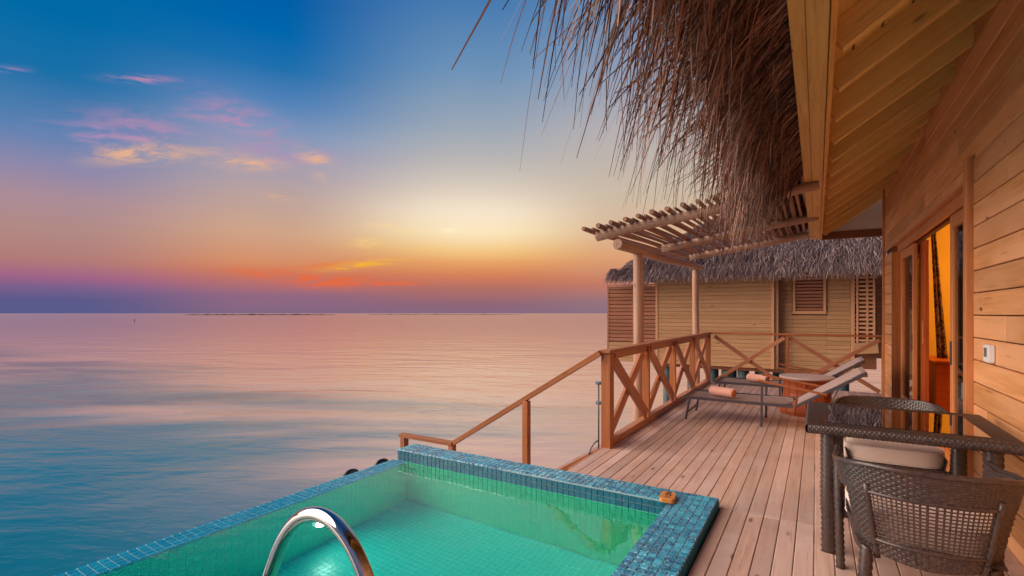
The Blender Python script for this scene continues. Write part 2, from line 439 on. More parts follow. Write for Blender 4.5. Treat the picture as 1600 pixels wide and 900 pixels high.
def tube(name, pts, r, mat, parent=None, seg=10, wob=0., caps=True, kind=None, local=True):
    """round pole or pipe along a polyline; r may be a list. Mesh is built in the frame of its first-to-last line"""
    pts = [Vector(q) for q in pts]
    F = frame(pts[0], pts[-1]) if local and (pts[0] - pts[-1]).length > 1e-3 else Matrix.Identity(4)
    Fi = F.inverted(); P = [Fi @ q for q in pts]
    n = len(P); rs = r if isinstance(r, (list, tuple)) else [r] * n
    bm = bmesh.new(); rings = []
    prev = None
    for i, q in enumerate(P):
        d = (P[min(i + 1, n - 1)] - P[max(i - 1, 0)]).normalized()
        if prev is None:
            ref = Vector((0, 0, 1)) if abs(d.z) < .9 else Vector((0, 1, 0))
            a1 = d.cross(ref).normalized()
        else:
            a1 = (prev - d * prev.dot(d)).normalized()
        prev = a1; a2 = d.cross(a1)
        k = rs[i]
        rings.append([bm.verts.new(q + (a1 * math.cos(2 * math.pi * j / seg) + a2 * math.sin(2 * math.pi * j / seg)) * k * (1 + (R.uniform(-wob, wob) if wob else 0))) for j in range(seg)])
    for i in range(n - 1):
        for j in range(seg):
            f = bm.faces.new((rings[i][j], rings[i][(j + 1) % seg], rings[i + 1][(j + 1) % seg], rings[i + 1][j])); f.smooth = True
    if caps:
        bm.faces.new(rings[0][::-1]); bm.faces.new(rings[-1])
    bmesh.ops.recalc_face_normals(bm, faces=list(bm.faces))
    return from_bm(name, bm, mat, parent, False, F, kind)


def log(name, p0, p1, r0, r1, mat, parent, n=9, wob=.05, bend=.012, seg=10):
    p0, p1 = Vector(p0), Vector(p1); pts = []; rs = []
    ph = [R.uniform(0, 6.28) for _ in range(4)]
    d = (p1 - p0).normalized(); a1 = d.cross(Vector((0, 0, 1)))
    if a1.length < .1: a1 = Vector((1, 0, 0))
    a1.normalize(); a2 = d.cross(a1)
    for i in range(n):
        t_ = i / (n - 1)
        env = math.sin(t_ * math.pi) ** .5 if 0 < t_ < 1 else 0
        q = p0.lerp(p1, t_) + a1 * bend * env * math.sin(ph[0] + 5 * t_) + a2 * bend * env * math.sin(ph[1] + 6 * t_)
        pts.append(q); rs.append((r0 + (r1 - r0) * t_) * (1 + wob * math.sin(ph[2] + 11 * t_)))
    pts.insert(1, pts[0].lerp(pts[1], .04)); rs.insert(1, rs[0]); rs[0] *= .86
    pts.insert(-1, pts[-1].lerp(pts[-2], .04)); rs.insert(-1, rs[-1]); rs[-1] *= .86
    return tube(name, pts, rs, mat, parent, seg, wob * .6)


def boxes_bm(lst):
    """lst of (centre, size) or (p0,p1,w,h,up)"""
    bm = bmesh.new()
    for q in lst:
        if len(q) == 2:
            m = Matrix.Translation(q[0]) @ Matrix.Diagonal((*q[1], 1))
        else:
            p0, p1, wd, hh, up = q
            m = frame(p0, p1, up) @ Matrix.Diagonal(((Vector(p1) - Vector(p0)).length, wd, hh, 1))
        bmesh.ops.create_cube(bm, size=1, matrix=m)
    return bm


def prism(name, outline, axis, a0, a1, mat, parent, bev=0., M4=None, kind=None, smooth=False):
    """outline in the two other axes, extruded along axis"""
    bm = bmesh.new()
    def P(u, v, q):
        return {'x': (q, u, v), 'y': (u, q, v), 'z': (u, v, q)}[axis]
    A = [bm.verts.new(P(u, v, a0)) for u, v in outline]; B = [bm.verts.new(P(u, v, a1)) for u, v in outline]
    n = len(outline)
    bm.faces.new(A); bm.faces.new(B[::-1])
    for i in range(n): bm.faces.new((A[i], B[i], B[(i + 1) % n], A[(i + 1) % n]))
    bmesh.ops.recalc_face_normals(bm, faces=list(bm.faces))
    if bev: bmesh.ops.bevel(bm, geom=list(bm.edges), offset=bev, segments=2, affect='EDGES')
    return from_bm(name, bm, mat, parent, smooth, M4, kind)


def set_rnd(me, per_face_vals):
    at = me.attributes.new('rnd', 'FLOAT', 'FACE'); at.data.foreach_set('value', per_face_vals)


# ================================================================== SETTING
# sea
bm = bmesh.new()
ring = [0, 30, 120, 500, 2500, 12000, 80000]
seg = 48; prevr = None
cv_ = bm.verts.new((0, 0, -1.9))
for rr in ring[1:]:
    cur = [bm.verts.new((rr * math.cos(2 * math.pi * i / seg), rr * math.sin(2 * math.pi * i / seg), -1.9)) for i in range(seg)]
    for i in range(seg):
        if prevr is None: bm.faces.new((cv_, cur[i], cur[(i + 1) % seg]))
        else: bm.faces.new((prevr[i], cur[i], cur[(i + 1) % seg], prevr[(i + 1) % seg]))
    prevr = cur
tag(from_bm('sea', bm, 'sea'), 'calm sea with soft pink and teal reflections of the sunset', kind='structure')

# reefs on the horizon
def reef(a, b, hgt, nm='reef'):
    a, b = Vector(a), Vector(b); n = 60; bm = bmesh.new(); d = (b - a) / n; nn = d.normalized().cross(Vector((0, 0, 1)))
    rows = []
    for i in range(n + 1):
        q = a + d * i; env = math.sin(math.pi * i / n) ** .35 * (0.45 + .55 * abs(mnoise.noise(Vector((i * .35, 1.3, nm == 'reef')))) * 2)
        rows.append([bm.verts.new((q - nn * 22) + Vector((0, 0, -.5))), bm.verts.new(q + Vector((0, 0, hgt * min(env, 1.2)))), bm.verts.new((q + nn * 22) + Vector((0, 0, -.5)))])
    for i in range(n):
        for k in range(2): bm.faces.new((rows[i][k], rows[i + 1][k], rows[i + 1][k + 1], rows[i][k + 1]))
    return from_bm('reef', bm, 'dark')
tag(reef((-1329 * .75, 624 * .75, -1.9), (-1007 * .75, 821 * .75, -1.9), 2.6), 'low dark reef line on the horizon, the longer one left of the sun glow', kind='structure')
tag(reef((-905, 819, -1.9), (-584, 1014, -1.9), 1.4), 'thin faint reef line on the horizon under the sun glow', kind='structure')
bm = boxes_bm([((0, 0, 0), (.12, .12, 1.1)), ((0, 0, .35), (.3, .3, .35))]); bmesh.ops.bevel(bm, geom=list(bm.edges), offset=.03, segments=1, affect='EDGES')
tag(from_bm('channel_buoy', bm, 'dark', M4=Matrix.Translation((-222.4, 87.6, -1.5))), 'tiny dark buoy far out on the sea at left', 'buoy')

# ------------------------------------------------------------------ deck
XL, XW = -1.90, .98            # deck edge, house wall plane
JY = 3.838                      # board joint / pool end
deck = link('deck', boxes_bm([((-.45, 2.2, -.13), (.10, 17, .16))]) and bpy.data.meshes.new('deck'), None)
bm = boxes_bm([((x, 7.3, -.125), (.06, 6.9, .17)) for x in (-1.84, -1.0, -.1, .85)] +
              [((x, 1.2, -.125), (.06, 5.1, .17)) for x in (-.5, .15, .9)] +
              [((-.46, y, -.245), (2.8, .08, .07)) for y in (4.3, 6.2, 8.1, 10.3)])
bm.to_mesh(deck.data); bm.free(); deck.data.materials.append(M['rail'])
tag(deck, 'pinkish timber sun deck of long narrow boards beside the pool', kind='structure')
BW = .0993; nb_ = 29
for i in range(nb_):
    x0 = XL + i * BW + .0
    xc = x0 + BW / 2
    th = .03
    if True:
        o = bar('deck_board', (xc, JY + .0045, -.015 + R.uniform(-.0012, .0012)), (xc, 10.80, -.015 + R.uniform(-.0012, .0012)), BW - .0045, th, 'deck', deck, bev=.0035)
    if x0 > -.60 - .04:
        xa, xb = max(x0, -.592), x0 + BW
        if xb - xa < .02: continue
        bar('deck_board', ((xa + xb) / 2, -1.6, -.015 + R.uniform(-.001, .001)), ((xa + xb) / 2, JY - .0045, -.015 + R.uniform(-.001, .001)), (xb - xa) - .0045, th, 'deck', deck, bev=.0035)
bar('deck_fascia_board', (XL - .014, JY + .3, -.09), (XL - .014, 10.82, -.09), .025, .17, 'braces', deck)
bar('deck_fascia_board', (XL, 10.83, -.09), (XW + .1, 10.83, -.09), .025, .17, 'braces', deck)
for (x, y) in ((-1.8, 4.4), (-1.8, 7.3), (-1.8, 10.6), (.6, 10.6), (-.45, 10.6)):
    tube('deck_pile', [(x, y, -4.), (x, y, -.282)], .12, 'stilt', deck, 12)

# ------------------------------------------------------------------ swimming pool
PW = -.044        # water level
XO, XI = -3.575, -3.395; XC = -3.513   # infinity crest outside / inside
YN, YF = .3, 3.60
FLOOR = -1.02
CT = .07          # coping top
pool = thing('swimming_pool', 'blue and green mosaic plunge pool with an infinity edge over the sea', 'pool', (-2.2, 2, -1))
TP = .0485
M['tile_edge'] = tile_mat('edge_tile', (.0, .20, .34, 1), (.01, .33, .47, 1), .16, bump=.15)
# shell (basin body)
def shell_box(c_, s_): return (c_, s_)
bm = boxes_bm([((-2.15, 1.95, FLOOR - .08), (3.0, 3.9, .14)),                                     # slab
               ((-.745, 1.85, (CT - .005 + FLOOR) / 2), (.283, 4.0, CT - .005 - FLOOR)),           # right wall under coping
               (((-.887 + XC + .002) / 2, 3.72, (CT - .005 + FLOOR) / 2), (-.887 - XC - .002, .232, CT - .005 - FLOOR)),    # far wall
               ((-2.15, .18, (CT - .005 + FLOOR) / 2), (2.5, .22, CT - .005 - FLOOR))])
from_bm('basin_wall', bm, 'grout', pool)
# infinity wall: top slopes gently inward under the water
prism('overflow_wall', [(XO, FLOOR), (XI, FLOOR), (XI, PW - .006), (XO, PW - .001)], 'y', YN - .02, YF + .004, 'grout', pool)


def tile_grid(origin, du, dv, nu, nv, nrm, gu=.004, gv=.004, proud=.004, tilt=0., skip=None):
    """list of tile frames (centre, u, v, n)"""
    out_ = []
    o_, du, dv, nrm = Vector(origin), Vector(du), Vector(dv), Vector(nrm)
    for i in range(nu):
        for j in range(nv):
            out_.append((o_ + du * (i + .5) + dv * (j + .5) + nrm * proud * .5, du, dv, nrm))
    return out_


def tiles_joined(name, frames, mat, parent, gap=(.004, .004), proud=.004, tilt=.0, bev=.0015):
    vs, fs, rn = [], [], []
    for (c_, du, dv, nr) in frames:
        hu = du.normalized() * (du.length - gap[0]) / 2; hv = dv.normalized() * (dv.length - gap[1]) / 2
        h_ = nr * proud / 2; k = len(vs); rv = R.random()
        a, b = R.uniform(-tilt, tilt), R.uniform(-tilt, tilt)
        iu, iv = hu * (1 - bev / hu.length), hv * (1 - bev / hv.length)
        for (s1, s2) in ((-1, -1), (1, -1), (1, 1), (-1, 1)): vs.append(c_ - h_ + hu * s1 + hv * s2)
        for (s1, s2) in ((-1, -1), (1, -1), (1, 1), (-1, 1)): vs.append(c_ + h_ + iu * s1 + iv * s2 + nr * (a * s1 + b * s2) * hu.length)
        fs.append((k + 4, k + 5, k + 6, k + 7))
        for q in range(4): fs.append((k + q, k + (q + 1) % 4, k + 4 + (q + 1) % 4, k + 4 + q))
        rn += [rv] * 5
    me = bpy.data.meshes.new(name); me.from_pydata([tuple(v) for v in vs], [], fs); me.update()
    bmt = bmesh.new(); bmt.from_mesh(me); bmesh.ops.recalc_face_normals(bmt, faces=list(bmt.faces)); bmt.to_mesh(me); bmt.free()
    set_rnd(me, rn)
    return link(name, me, mat, parent, kind='stuff')


# tiles that show large: individual
_tv = []
for k in range(10):
    bm = bmesh.new(); hs = (TP - .0045) / 2; hy_ = (TP - .0075) / hs / 2; a, b = R.uniform(-.035, .035), R.uniform(-.035, .035)
    lo = [bm.verts.new((x * hs, y * hs * hy_, -.002)) for x, y in ((-1, -1), (1, -1), (1, 1), (-1, 1))]
    mi = [bm.verts.new((x * hs, y * hs * hy_, .0012 + (a * x + b * y) * hs)) for x, y in ((-1, -1), (1, -1), (1, 1), (-1, 1))]
    hi = [bm.verts.new((x * (hs - .0022), y * (hs - .0022) * hy_, .0028 + (a * x + b * y) * hs)) for x, y in ((-1, -1), (1, -1), (1, 1), (-1, 1))]
    bm.faces.new(hi); bm.faces.new(lo[::-1])
    for A, B in ((lo, mi), (mi, hi)):
        for q in range(4): bm.faces.new((A[q], A[(q + 1) % 4], B[(q + 1) % 4], B[q]))
    bmesh.ops.recalc_face_normals(bm, faces=list(bm.faces))
    me = bpy.data.meshes.new('coping_tile'); bm.to_mesh(me); bm.free(); me.materials.append(M['tile_blue']); _tv.append(me)
X0R = -.603; NUR = 6
right_top = tile_grid((X0R - NUR * TP, 3.838 - 73 * TP, CT - .012), (TP, 0, 0), (0, TP, 0), NUR, 73, (0, 0, 1), proud=.012)
far_top = tile_grid((X0R - NUR * TP - 54 * TP, 3.838 - 5 * TP, CT - .012), (TP, 0, 0), (0, TP, 0), 54, 5, (0, 0, 1), proud=.012)
camp = Vector((0, 0, 1.4))
def in_view(q):
    r = q - camp; d = r.dot(FWD); return d > .3 and abs(r.dot(RGT) / d * 780) < 800 and -(r.z) / d * 780 < 410
cand = [f for f in right_top + far_top]
vis = sorted([f for f in cand if in_view(f[0])], key=lambda f: (f[0] - camp).length)
big = vis[:290]; bigset = set(id(f) for f in big)
for (c_, du, dv, nr) in big:
    link('coping_tile', R.choice(_tv), None, pool, Matrix.Translation((c_.x, c_.y, CT - .002)) @ Matrix.Rotation(R.choice((0, 2)) * math.pi / 2, 4, 'Z'))
tiles_joined('coping_tiles', [f for f in cand if id(f) not in bigset], 'tile_blue', pool, (.0045, .0075), .012, .045)
# coping sides
zt = CT - .014
faces_ = tile_grid((X0R, 3.838 - 73 * TP, zt - 2 * TP + .008), (0, TP, 0), (0, 0, TP), 73, 2, (1, 0, 0), proud=.005)
faces_ += tile_grid((X0R - NUR * TP, YF - 68 * TP, zt - 3 * TP), (0, TP, 0), (0, 0, TP), 68, 3, (-1, 0, 0), proud=.004)
tiles_joined('side_tiles', faces_, 'tile_side', pool, (.004, .004), .005)
upper = tile_grid((X0R - NUR * TP - 54 * TP, YF, zt - 2 * TP), (TP, 0, 0), (0, 0, TP), 54, 2, (0, -1, 0))
tiles_joined('waterline_tiles', upper, 'tile_face', pool, (.004, .004))
endc = tile_grid((XC - .0, YF + .0, zt - 3 * TP), (0, TP, 0), (0, 0, TP), 5, 3, (-1, 0, 0))
tiles_joined('end_tiles', endc, 'tile_face', pool)
deep = tile_grid((X0R - NUR * TP - 52 * TP, YF, zt - 22 * TP), (TP, 0, 0), (0, 0, TP), 52, 20, (0, -1, 0))
tiles_joined('far_wall_tiles', deep, 'tile_green', pool, (.0035, .0018), .003)
bm = boxes_bm([(((-.895 + XI) / 2, YF + .0005 - .0005, (PW - .02 + FLOOR) / 2), (-.895 - XI, .002, PW - .02 - FLOOR))]); from_bm('far_wall_grout', bm, 'grout_green', pool)
lw = tile_grid((XI, YN, PW - .04 - 20 * TP), (0, TP, 0), (0, 0, TP), 68, 20, (1, 0, 0))
tiles_joined('overflow_wall_tiles', lw, 'tile_green', pool, (.0035, .0018), .003)
bm = boxes_bm([((XI + .0005, (YN + YF) / 2, (PW - .035 + FLOOR) / 2), (.002, YF - YN, PW - .035 - FLOOR))]); from_bm('overflow_wall_grout', bm, 'grout_green', pool)
ot = tile_grid((XO, YN, PW - .001), (0, TP, 0), ((XI - XO) / 4, 0, -.005 / 4), 68, 4, (.02, 0, .9998))
tiles_joined('overflow_edge_tiles', ot, 'tile_edge', pool, (.004, .004), .004, .012)
rw = tile_grid((X0R - NUR * TP - .006, YN, FLOOR), (0, TP, 0), (0, 0, TP), 68, 18, (-1, 0, 0))
tiles_joined('near_side_tiles', rw, 'tile_green', pool, (.0035, .0018), .003)
fl = tile_grid((XI, YN, FLOOR - .008), (TP, 0, 0), (0, TP, 0), 51, 68, (0, 0, 1))
tiles_joined('floor_tiles', fl, 'tile_floor', pool, (.0028, .0028), .003)
bm = boxes_bm([((-2.15, 1.95, FLOOR - .0085), (2.5, 3.3, .004))]); from_bm('floor_grout', bm, 'grout_green', pool)
# underwater light: a round lens on the overflow wall
m_, t_, p_, _ = new_mat('pool_lamp'); p_.inputs['Base Color'].default_value = (.8, .95, .85, 1); p_.inputs['Emission Color'].default_value = (.55, 1, .72, 1); p_.inputs['Emission Strength'].default_value = .5; M['pool_lamp'] = m_
bm = bmesh.new(); bmesh.ops.create_cone(bm, cap_ends=True, segments=28, radius1=.085, radius2=.075, depth=.03, matrix=Matrix.Translation((XI + .018, 2.62, -.62)) @ Matrix.Rotation(rad(90), 4, 'Y'))
lamp = from_bm('pool_light', bm, 'pool_lamp', pool)
pl = bpy.data.lights.new('pool_lamp_light', 'AREA'); pl.energy = 2.6; pl.color = (.62, 1.0, .84); pl.shape = 'DISK'; pl.size = .15
plo = bpy.data.objects.new('pool_lamp_light', pl); COL.objects.link(plo); plo.location = (XI + .036, 2.62, -.62); plo.rotation_euler = (0, rad(-90), 0)
# water
bm = bmesh.new()
vs_ = [bm.verts.new(q) for q in ((XI + .001, YN - .02, PW), (-.895, YN - .02, PW), (-.895, YF - .001, PW), (XI + .001, YF - .001, PW))]
bm.faces.new(vs_)
tag(from_bm('pool_water', bm, 'pool_water'), 'still clear green pool water brimming over the infinity edge', kind='structure')
bm = boxes_bm([((-3.75, 1.9, -.75), (.34, 4.1, .05)), ((-3.93, 1.9, -.66), (.05, 4.1, .2))]); from_bm('overflow_gutter', bm, 'concrete', pool)
for (x, y) in ((-3.4, .4), (-3.4, 3.6), (-.8, .4), (-.8, 3.6)):
    tube('pool_pile', [(x, y, -4.), (x, y, FLOOR - .155)], .15, 'stilt', pool, 12)

# chrome hand rail
rail = thing('pool_handrail', 'shiny curved chrome grab rail of the pool ladder in the foreground', 'handrail', (-.93, .95, CT))
pts = [(-1.78, .95, -.95), (-1.73, .95, -.3), (-1.60, .95, .28), (-1.545, .95, .49), (-1.50, .95, .60), (-1.445, .95, .70), (-1.375, .95, .775), (-1.295, .95, .81), (-1.215, .95, .805), (-1.145, .95, .765), (-1.09, .95, .70), (-1.05, .95, .62), (-1.02, .95, .53), (-.995, .95, .42), (-.97, .95, .28), (-.95, .95, .14), (-.94, .95, CT)]
def smooth_pts(P, k=6):
    P = [Vector(q) for q in P]; out_ = []
    for i in range(len(P) - 1):
        p0, p1, p2, p3 = P[max(i - 1, 0)], P[i], P[i + 1], P[min(i + 2, len(P) - 1)]
        for j in range(k):
            u = j / k
            out_.append(.5 * ((2 * p1) + (p2 - p0) * u + (2 * p0 - 5 * p1 + 4 * p2 - p3) * u * u + (3 * p1 - p0 - 3 * p2 + p3) * u ** 3))
    out_.append(P[-1]); return out_
pts = [(x, y, z) for (x, y, z) in pts]
# end foot sits on the coping
pts = [(x + .035, y, z) for (x, y, z) in pts]
pts = pts[:-3] + [(-.955, .95, .28), (-.90, .95, .14), (-.875, .95, CT + .001)]
tube('tube', smooth_pts(pts), .0215, 'chrome', rail, 28)
tube('foot_flange', [(-.875, .95, CT + .001), (-.875, .95, CT + .012)], .045, 'chrome', rail, 24)

# black arcs outside the infinity edge
for (y, lb) in ((3.23, 'black curved rubber pipe end outside the infinity edge, the nearer of two'), (3.62, 'black curved rubber pipe end outside the infinity edge, beside the blue coping')):
    o = thing('overflow_pipe', lb, 'pipe', (-3.75, y, -.7), 'black pipe ends at the infinity edge')
    P = [(-3.75 , y - .085, -.7), (-3.75, y - .085, -.2)] + [(-3.75, y - .085 * math.cos(a), -.155 + .065 * math.sin(a)) for a in [math.pi * k / 8 for k in range(0, 9)]] + [(-3.75, y + .085, -.2), (-3.75, y + .085, -.7)]
    tube('pipe', P, .022, 'black', o, 12)

# little engraved block
blk = thing('engraved_block', 'small orange wooden block with dark engraved letters on the pool corner', 'block', (-.905, 3.615, CT + .002))
ol = []
for (cx_, cy_, a0_) in ((.0265, .054, 0), (-.0265, .054, 90), (-.0265, -.054, 180), (.0265, -.054, 270)):
    for k in range(6): ol.append((cx_ + .026 * math.cos(rad(a0_ + 18 * k)), cy_ + .026 * math.sin(rad(a0_ + 18 * k))))
bm = bmesh.new(); lv = []
for (z, f_) in ((-.016, .96), (-.012, 1), (.011, 1), (.0145, .975), (.016, .93)): lv.append([bm.verts.new((x * f_, y * f_, z)) for x, y in ol])
bm.faces.new(lv[0][::-1]); bm.faces.new(lv[-1])
for i in range(4):
    for j in range(24): bm.faces.new((lv[i][j], lv[i][(j + 1) % 24], lv[i + 1][(j + 1) % 24], lv[i + 1][j]))
M['block'] = wood('block_wood', (.62, .26, .07, 1), (.48, .16, .04, 1), .1, .45, .0)
BM4 = Matrix.Translation((-.905, 3.615, CT + .0195)) @ Matrix.Rotation(rad(8), 4, 'Z')
from_bm('block_body', bm, 'block', blk, M4=BM4)
for i, ch in enumerate('NZI'):
    cu = bpy.data.curves.new('letter', 'FONT'); cu.body = ch; cu.size = .052; cu.extrude = .0012; cu.align_x = 'CENTER'; cu.align_y = 'CENTER'; cu.offset = .0012
    cu.materials.append(M['dark'])
    _t = bpy.data.objects.new('tmp', cu); COL.objects.link(_t); me_ = bpy.data.meshes.new_from_object(_t.evaluated_get(bpy.context.evaluated_depsgraph_get())); bpy.data.objects.remove(_t)
    o = bpy.data.objects.new('letter', me_); COL.objects.link(o); o.parent = blk
    o.matrix_basis = wm(blk).inverted() @ BM4 @ Matrix.Translation((0, .042 - .042 * i, .0165)) @ Matrix.Rotation(rad(-90), 4, 'Z')

# ------------------------------------------------------------------ railings
RX = -1.87; RH = 1.02
sr = thing('side_railing', 'reddish timber railing with wide cross braces along the sea side of the deck', 'railing', (RX, 5, 0), 'deck railings')
PY = [4.985, 6.37, 7.77, 9.17, 10.66]
bar('post', (RX, PY[0], -.02), (RX, PY[0], RH - .04), .115, .10, 'rail', sr, (1, 0, 0))
for y in PY[1:]: bar('post', (RX, y, 0.0), (RX, y, RH - .04), .05, .09, 'rail', sr, (1, 0, 0))
bar('top_rail', (RX, PY[0] - .08, RH - .018), (RX, PY[-1] + .06, RH - .018), .115, .036, 'rail', sr)
bar('under_rail', (RX, PY[0] + .06, RH - .075), (RX, PY[-1] - .03, RH - .075), .035, .07, 'braces', sr)
bar('bottom_rail', (RX, PY[0] + .06, .045), (RX, PY[-1] - .03, .045), .085, .07, 'braces', sr)
for i in range(4):
    y0, y1 = PY[i] + .05, PY[i + 1] - .03
    bar('brace', (RX + .022, y0 + .05, .91), (RX + .022, y1 - .05, .13), .034, .135, 'braces', sr, (0, 1, 1))
    bar('brace', (RX - .016, y0 + .05, .13), (RX - .016, y1 - .05, .91), .034, .135, 'braces', sr, (0, -1, 1))
brl = thing('back_railing', 'reddish timber railing with two thin cross braces at the far end of the deck', 'railing', (-.45, 10.7, 0), 'deck railings')
BY = 10.72; bx = [-1.80, -.47, .985]
for x in bx[1:]: bar('post', (x, BY, .0), (x, BY, RH - .04), .07, .05, 'rail', brl, (1, 0, 0))
bar('top_rail', (RX + .06, BY, RH - .018), (1.03, BY, RH - .018), .10, .036, 'rail', brl)
for i in range(2):
    x0, x1 = bx[i] + .04, bx[i + 1] - .05
    bar('brace', (x0, BY + .02, .94), (x1, BY + .02, .03), .03, .07, 'braces', brl, (1, 0, 1))
    bar('brace', (x0, BY - .014, .03), (x1, BY - .014, .94), .03, .07, 'braces', brl, (-1, 0, 1))
# stair rail going down to the sea at the left of the near post
st = thing('sea_staircase', 'timber stair with sloping handrail going down from the deck to the sea', 'staircase', (-3, 4.9, -1))
HY = 4.90
def zs(x): return 1.0 - .622 * (-1.90 - x)
bar('handrail', (-1.915, HY, zs(-1.915)), (-3.86, HY, zs(-3.86)), .06, .055, 'rail', st)
bar('post', (-2.80, HY, -1.55), (-2.80, HY, zs(-2.80) - .03), .075, .07, 'rail', st, (1, 0, 0))
bar('post', (-3.86, HY, -1.9), (-3.86, HY, -.235), .075, .07, 'rail', st, (1, 0, 0))
bar('landing_rail', (-3.84, HY, -.215), (-4.72, HY, -.215), .09, .045, 'rail', st)
bar('post', (-4.66, HY, -1.9), (-4.66, HY, -.239), .09, .07, 'rail', st, (1, 0, 0))
for k in range(8):
    x = -2.05 - k * .25
    bar('tread', (x, HY + .08, -.17 - k * .16), (x, HY + .98, -.17 - k * .16), .25, .035, 'deck', st)
for y in (HY + .06, HY + 1.0):
    bar('stringer', (-1.93, y, -.12), (-3.95, y, -1.42), .04, .20, 'rail', st)
bar('landing', (-3.95, HY + .53, -1.42), (-4.75, HY + .53, -1.42), 1.0, .05, 'deck', st)
# hose pipe outside near post
hs = thing('rinse_hose', 'thin grey hose with two blue clamps hanging on the outside of the near railing post', 'hose', (-1.96, 5.05, 0))
hx, hy = -1.975, 5.0
tube('pipe', [(hx, hy, -.15), (hx, hy, .66)], .008, 'metal_grey', hs, 10)
M['clamp'] = plain('clamp_blue', (.10, .17, .22, 1), .4)
for z in (.66, .45):
    tube('clamp', [(hx - .03, hy, z), (hx + .035, hy, z)], .017, 'clamp', hs, 10)
tube('hose', smooth_pts([(hx, hy, .05), (hx - .03, hy - .03, .03), (hx - .07, hy - .06, -.05), (hx - .09, hy - .07, -.17), (hx - .09, hy - .07, -.4)]), .007, 'metal_grey', hs, 8)

# ------------------------------------------------------------------ pergola
pg = thing('pergola', 'rustic round pole pergola with a stick roof over the far part of the deck', 'pergola', (-2.05, 8.5, -.1))
PX = -2.05
log('post', (PX, 6.61, -1.2), (PX, 6.61, 2.20), .072, .066, 'log', pg, 14, .03, .008, 14)
log('post', (PX, 10.36, -1.2), (PX, 10.36, 2.26), .070, .062, 'log', pg, 14, .04, .012, 14)
log('purlin', (PX, 5.80, 2.235), (PX, 10.85, 2.335), .066, .062, 'log', pg, 12, .03, .015, 14)
def rz(x, y):   # rafter centre height
    return 2.375 + (x + 2.4) * .142 + (y - 6.0) * .02
for (y, xl) in ((6.0, -2.40), (8.25, -2.16), (10.25, -2.14)):
    log('rafter', (xl, y, rz(xl, y)), (.02, y, rz(.02, y)), .060, .052, 'log', pg, 12, .035, .012, 14)
x = -2.46; i = 0
while x < .04:
    r = .030 if i % 2 == 0 else .020
    r *= R.uniform(.88, 1.1)
    y0 = 5.74 + (0 if i % 2 == 0 else .06) + R.uniform(-.03, .03)
    x2 = x + .0 + R.uniform(-.015, .015)
    log('stick', (x, y0, rz(x, y0) + .057 + r), (x2, 10.75 + R.uniform(-.1, .1), rz(x2, 10.7) + .057 + r), r, r * R.uniform(.8, 1.), 'slat', pg, 12, .10, .013, 7)
    x += .083 + R.uniform(-.006, .006); i += 1

# ------------------------------------------------------------------ villa (our house)
vl = thing('thatched_villa', 'pine clad villa with a deep thatched eave and an open sliding door', 'house', (2.5, 5, 0))
BP = .162; Z0 = 1.386
YD0, YD1 = 4.93, 9.50      # door opening
DT = 2.42                   # opening top
def sid(y0, y1, zlo, zhi):
    return bar('siding_board', (XW + .012, y0, (zlo + zhi) / 2), (XW + .012, y1, (zlo + zhi) / 2), .026, zhi - zlo - .007, 'siding', vl, bev=.005)
k = -9
while True:
    zlo = Z0 + k * BP; zhi = zlo + BP; k += 1
    if zlo > 3.75: break
    zl = max(zlo, -.03)
    if zhi < 0: continue
    if zlo >= DT - .02 or zhi > DT + .09:
        zl2 = max(zl, DT + .0)
        cut = R.uniform(4.0, 8.5)
        sid(cut, 10.42, zl2, zhi); sid(-1.5, cut, zl2, zhi) if zl2 == zl else (sid(YD0 - .0, cut, zl2, zhi) if cut > YD0 + .3 else None)
        if zl2 != zl: sid(-1.5, YD0 - .055, zl, zhi)
    else:
        j = [R.uniform(4.05, 4.75)] if R.random() < .55 else []
        ys = [-1.5] + j + [YD0 - .055]
        for a_, b_ in zip(ys, ys[1:]): sid(a_ , b_ , zl, zhi)
        sid(YD1 + .05, 10.42, zl, zhi)
# wall core behind the siding
bm = boxes_bm([((XW + .055, 1.7, 1.85), (.05, 6.4, 3.9)), ((XW + .055, 9.97, 1.85), (.05, .9, 3.9)), ((XW + .055, 7.2, 3.13), (.05, 4.6, 1.36))])
from_bm('wall_core', bm, 'dark', vl)
bar('corner_board', (XW - .012, 10.44, -.03), (XW - .012, 10.44, 3.62), .05, .045, 'trim', vl, (1, 0, 0))
bar('door_casing', (XW - .018, YD0 - .01, 0), (XW - .018, YD0 - .01, DT + .13), .085, .05, 'trim', vl, (1, 0, 0))
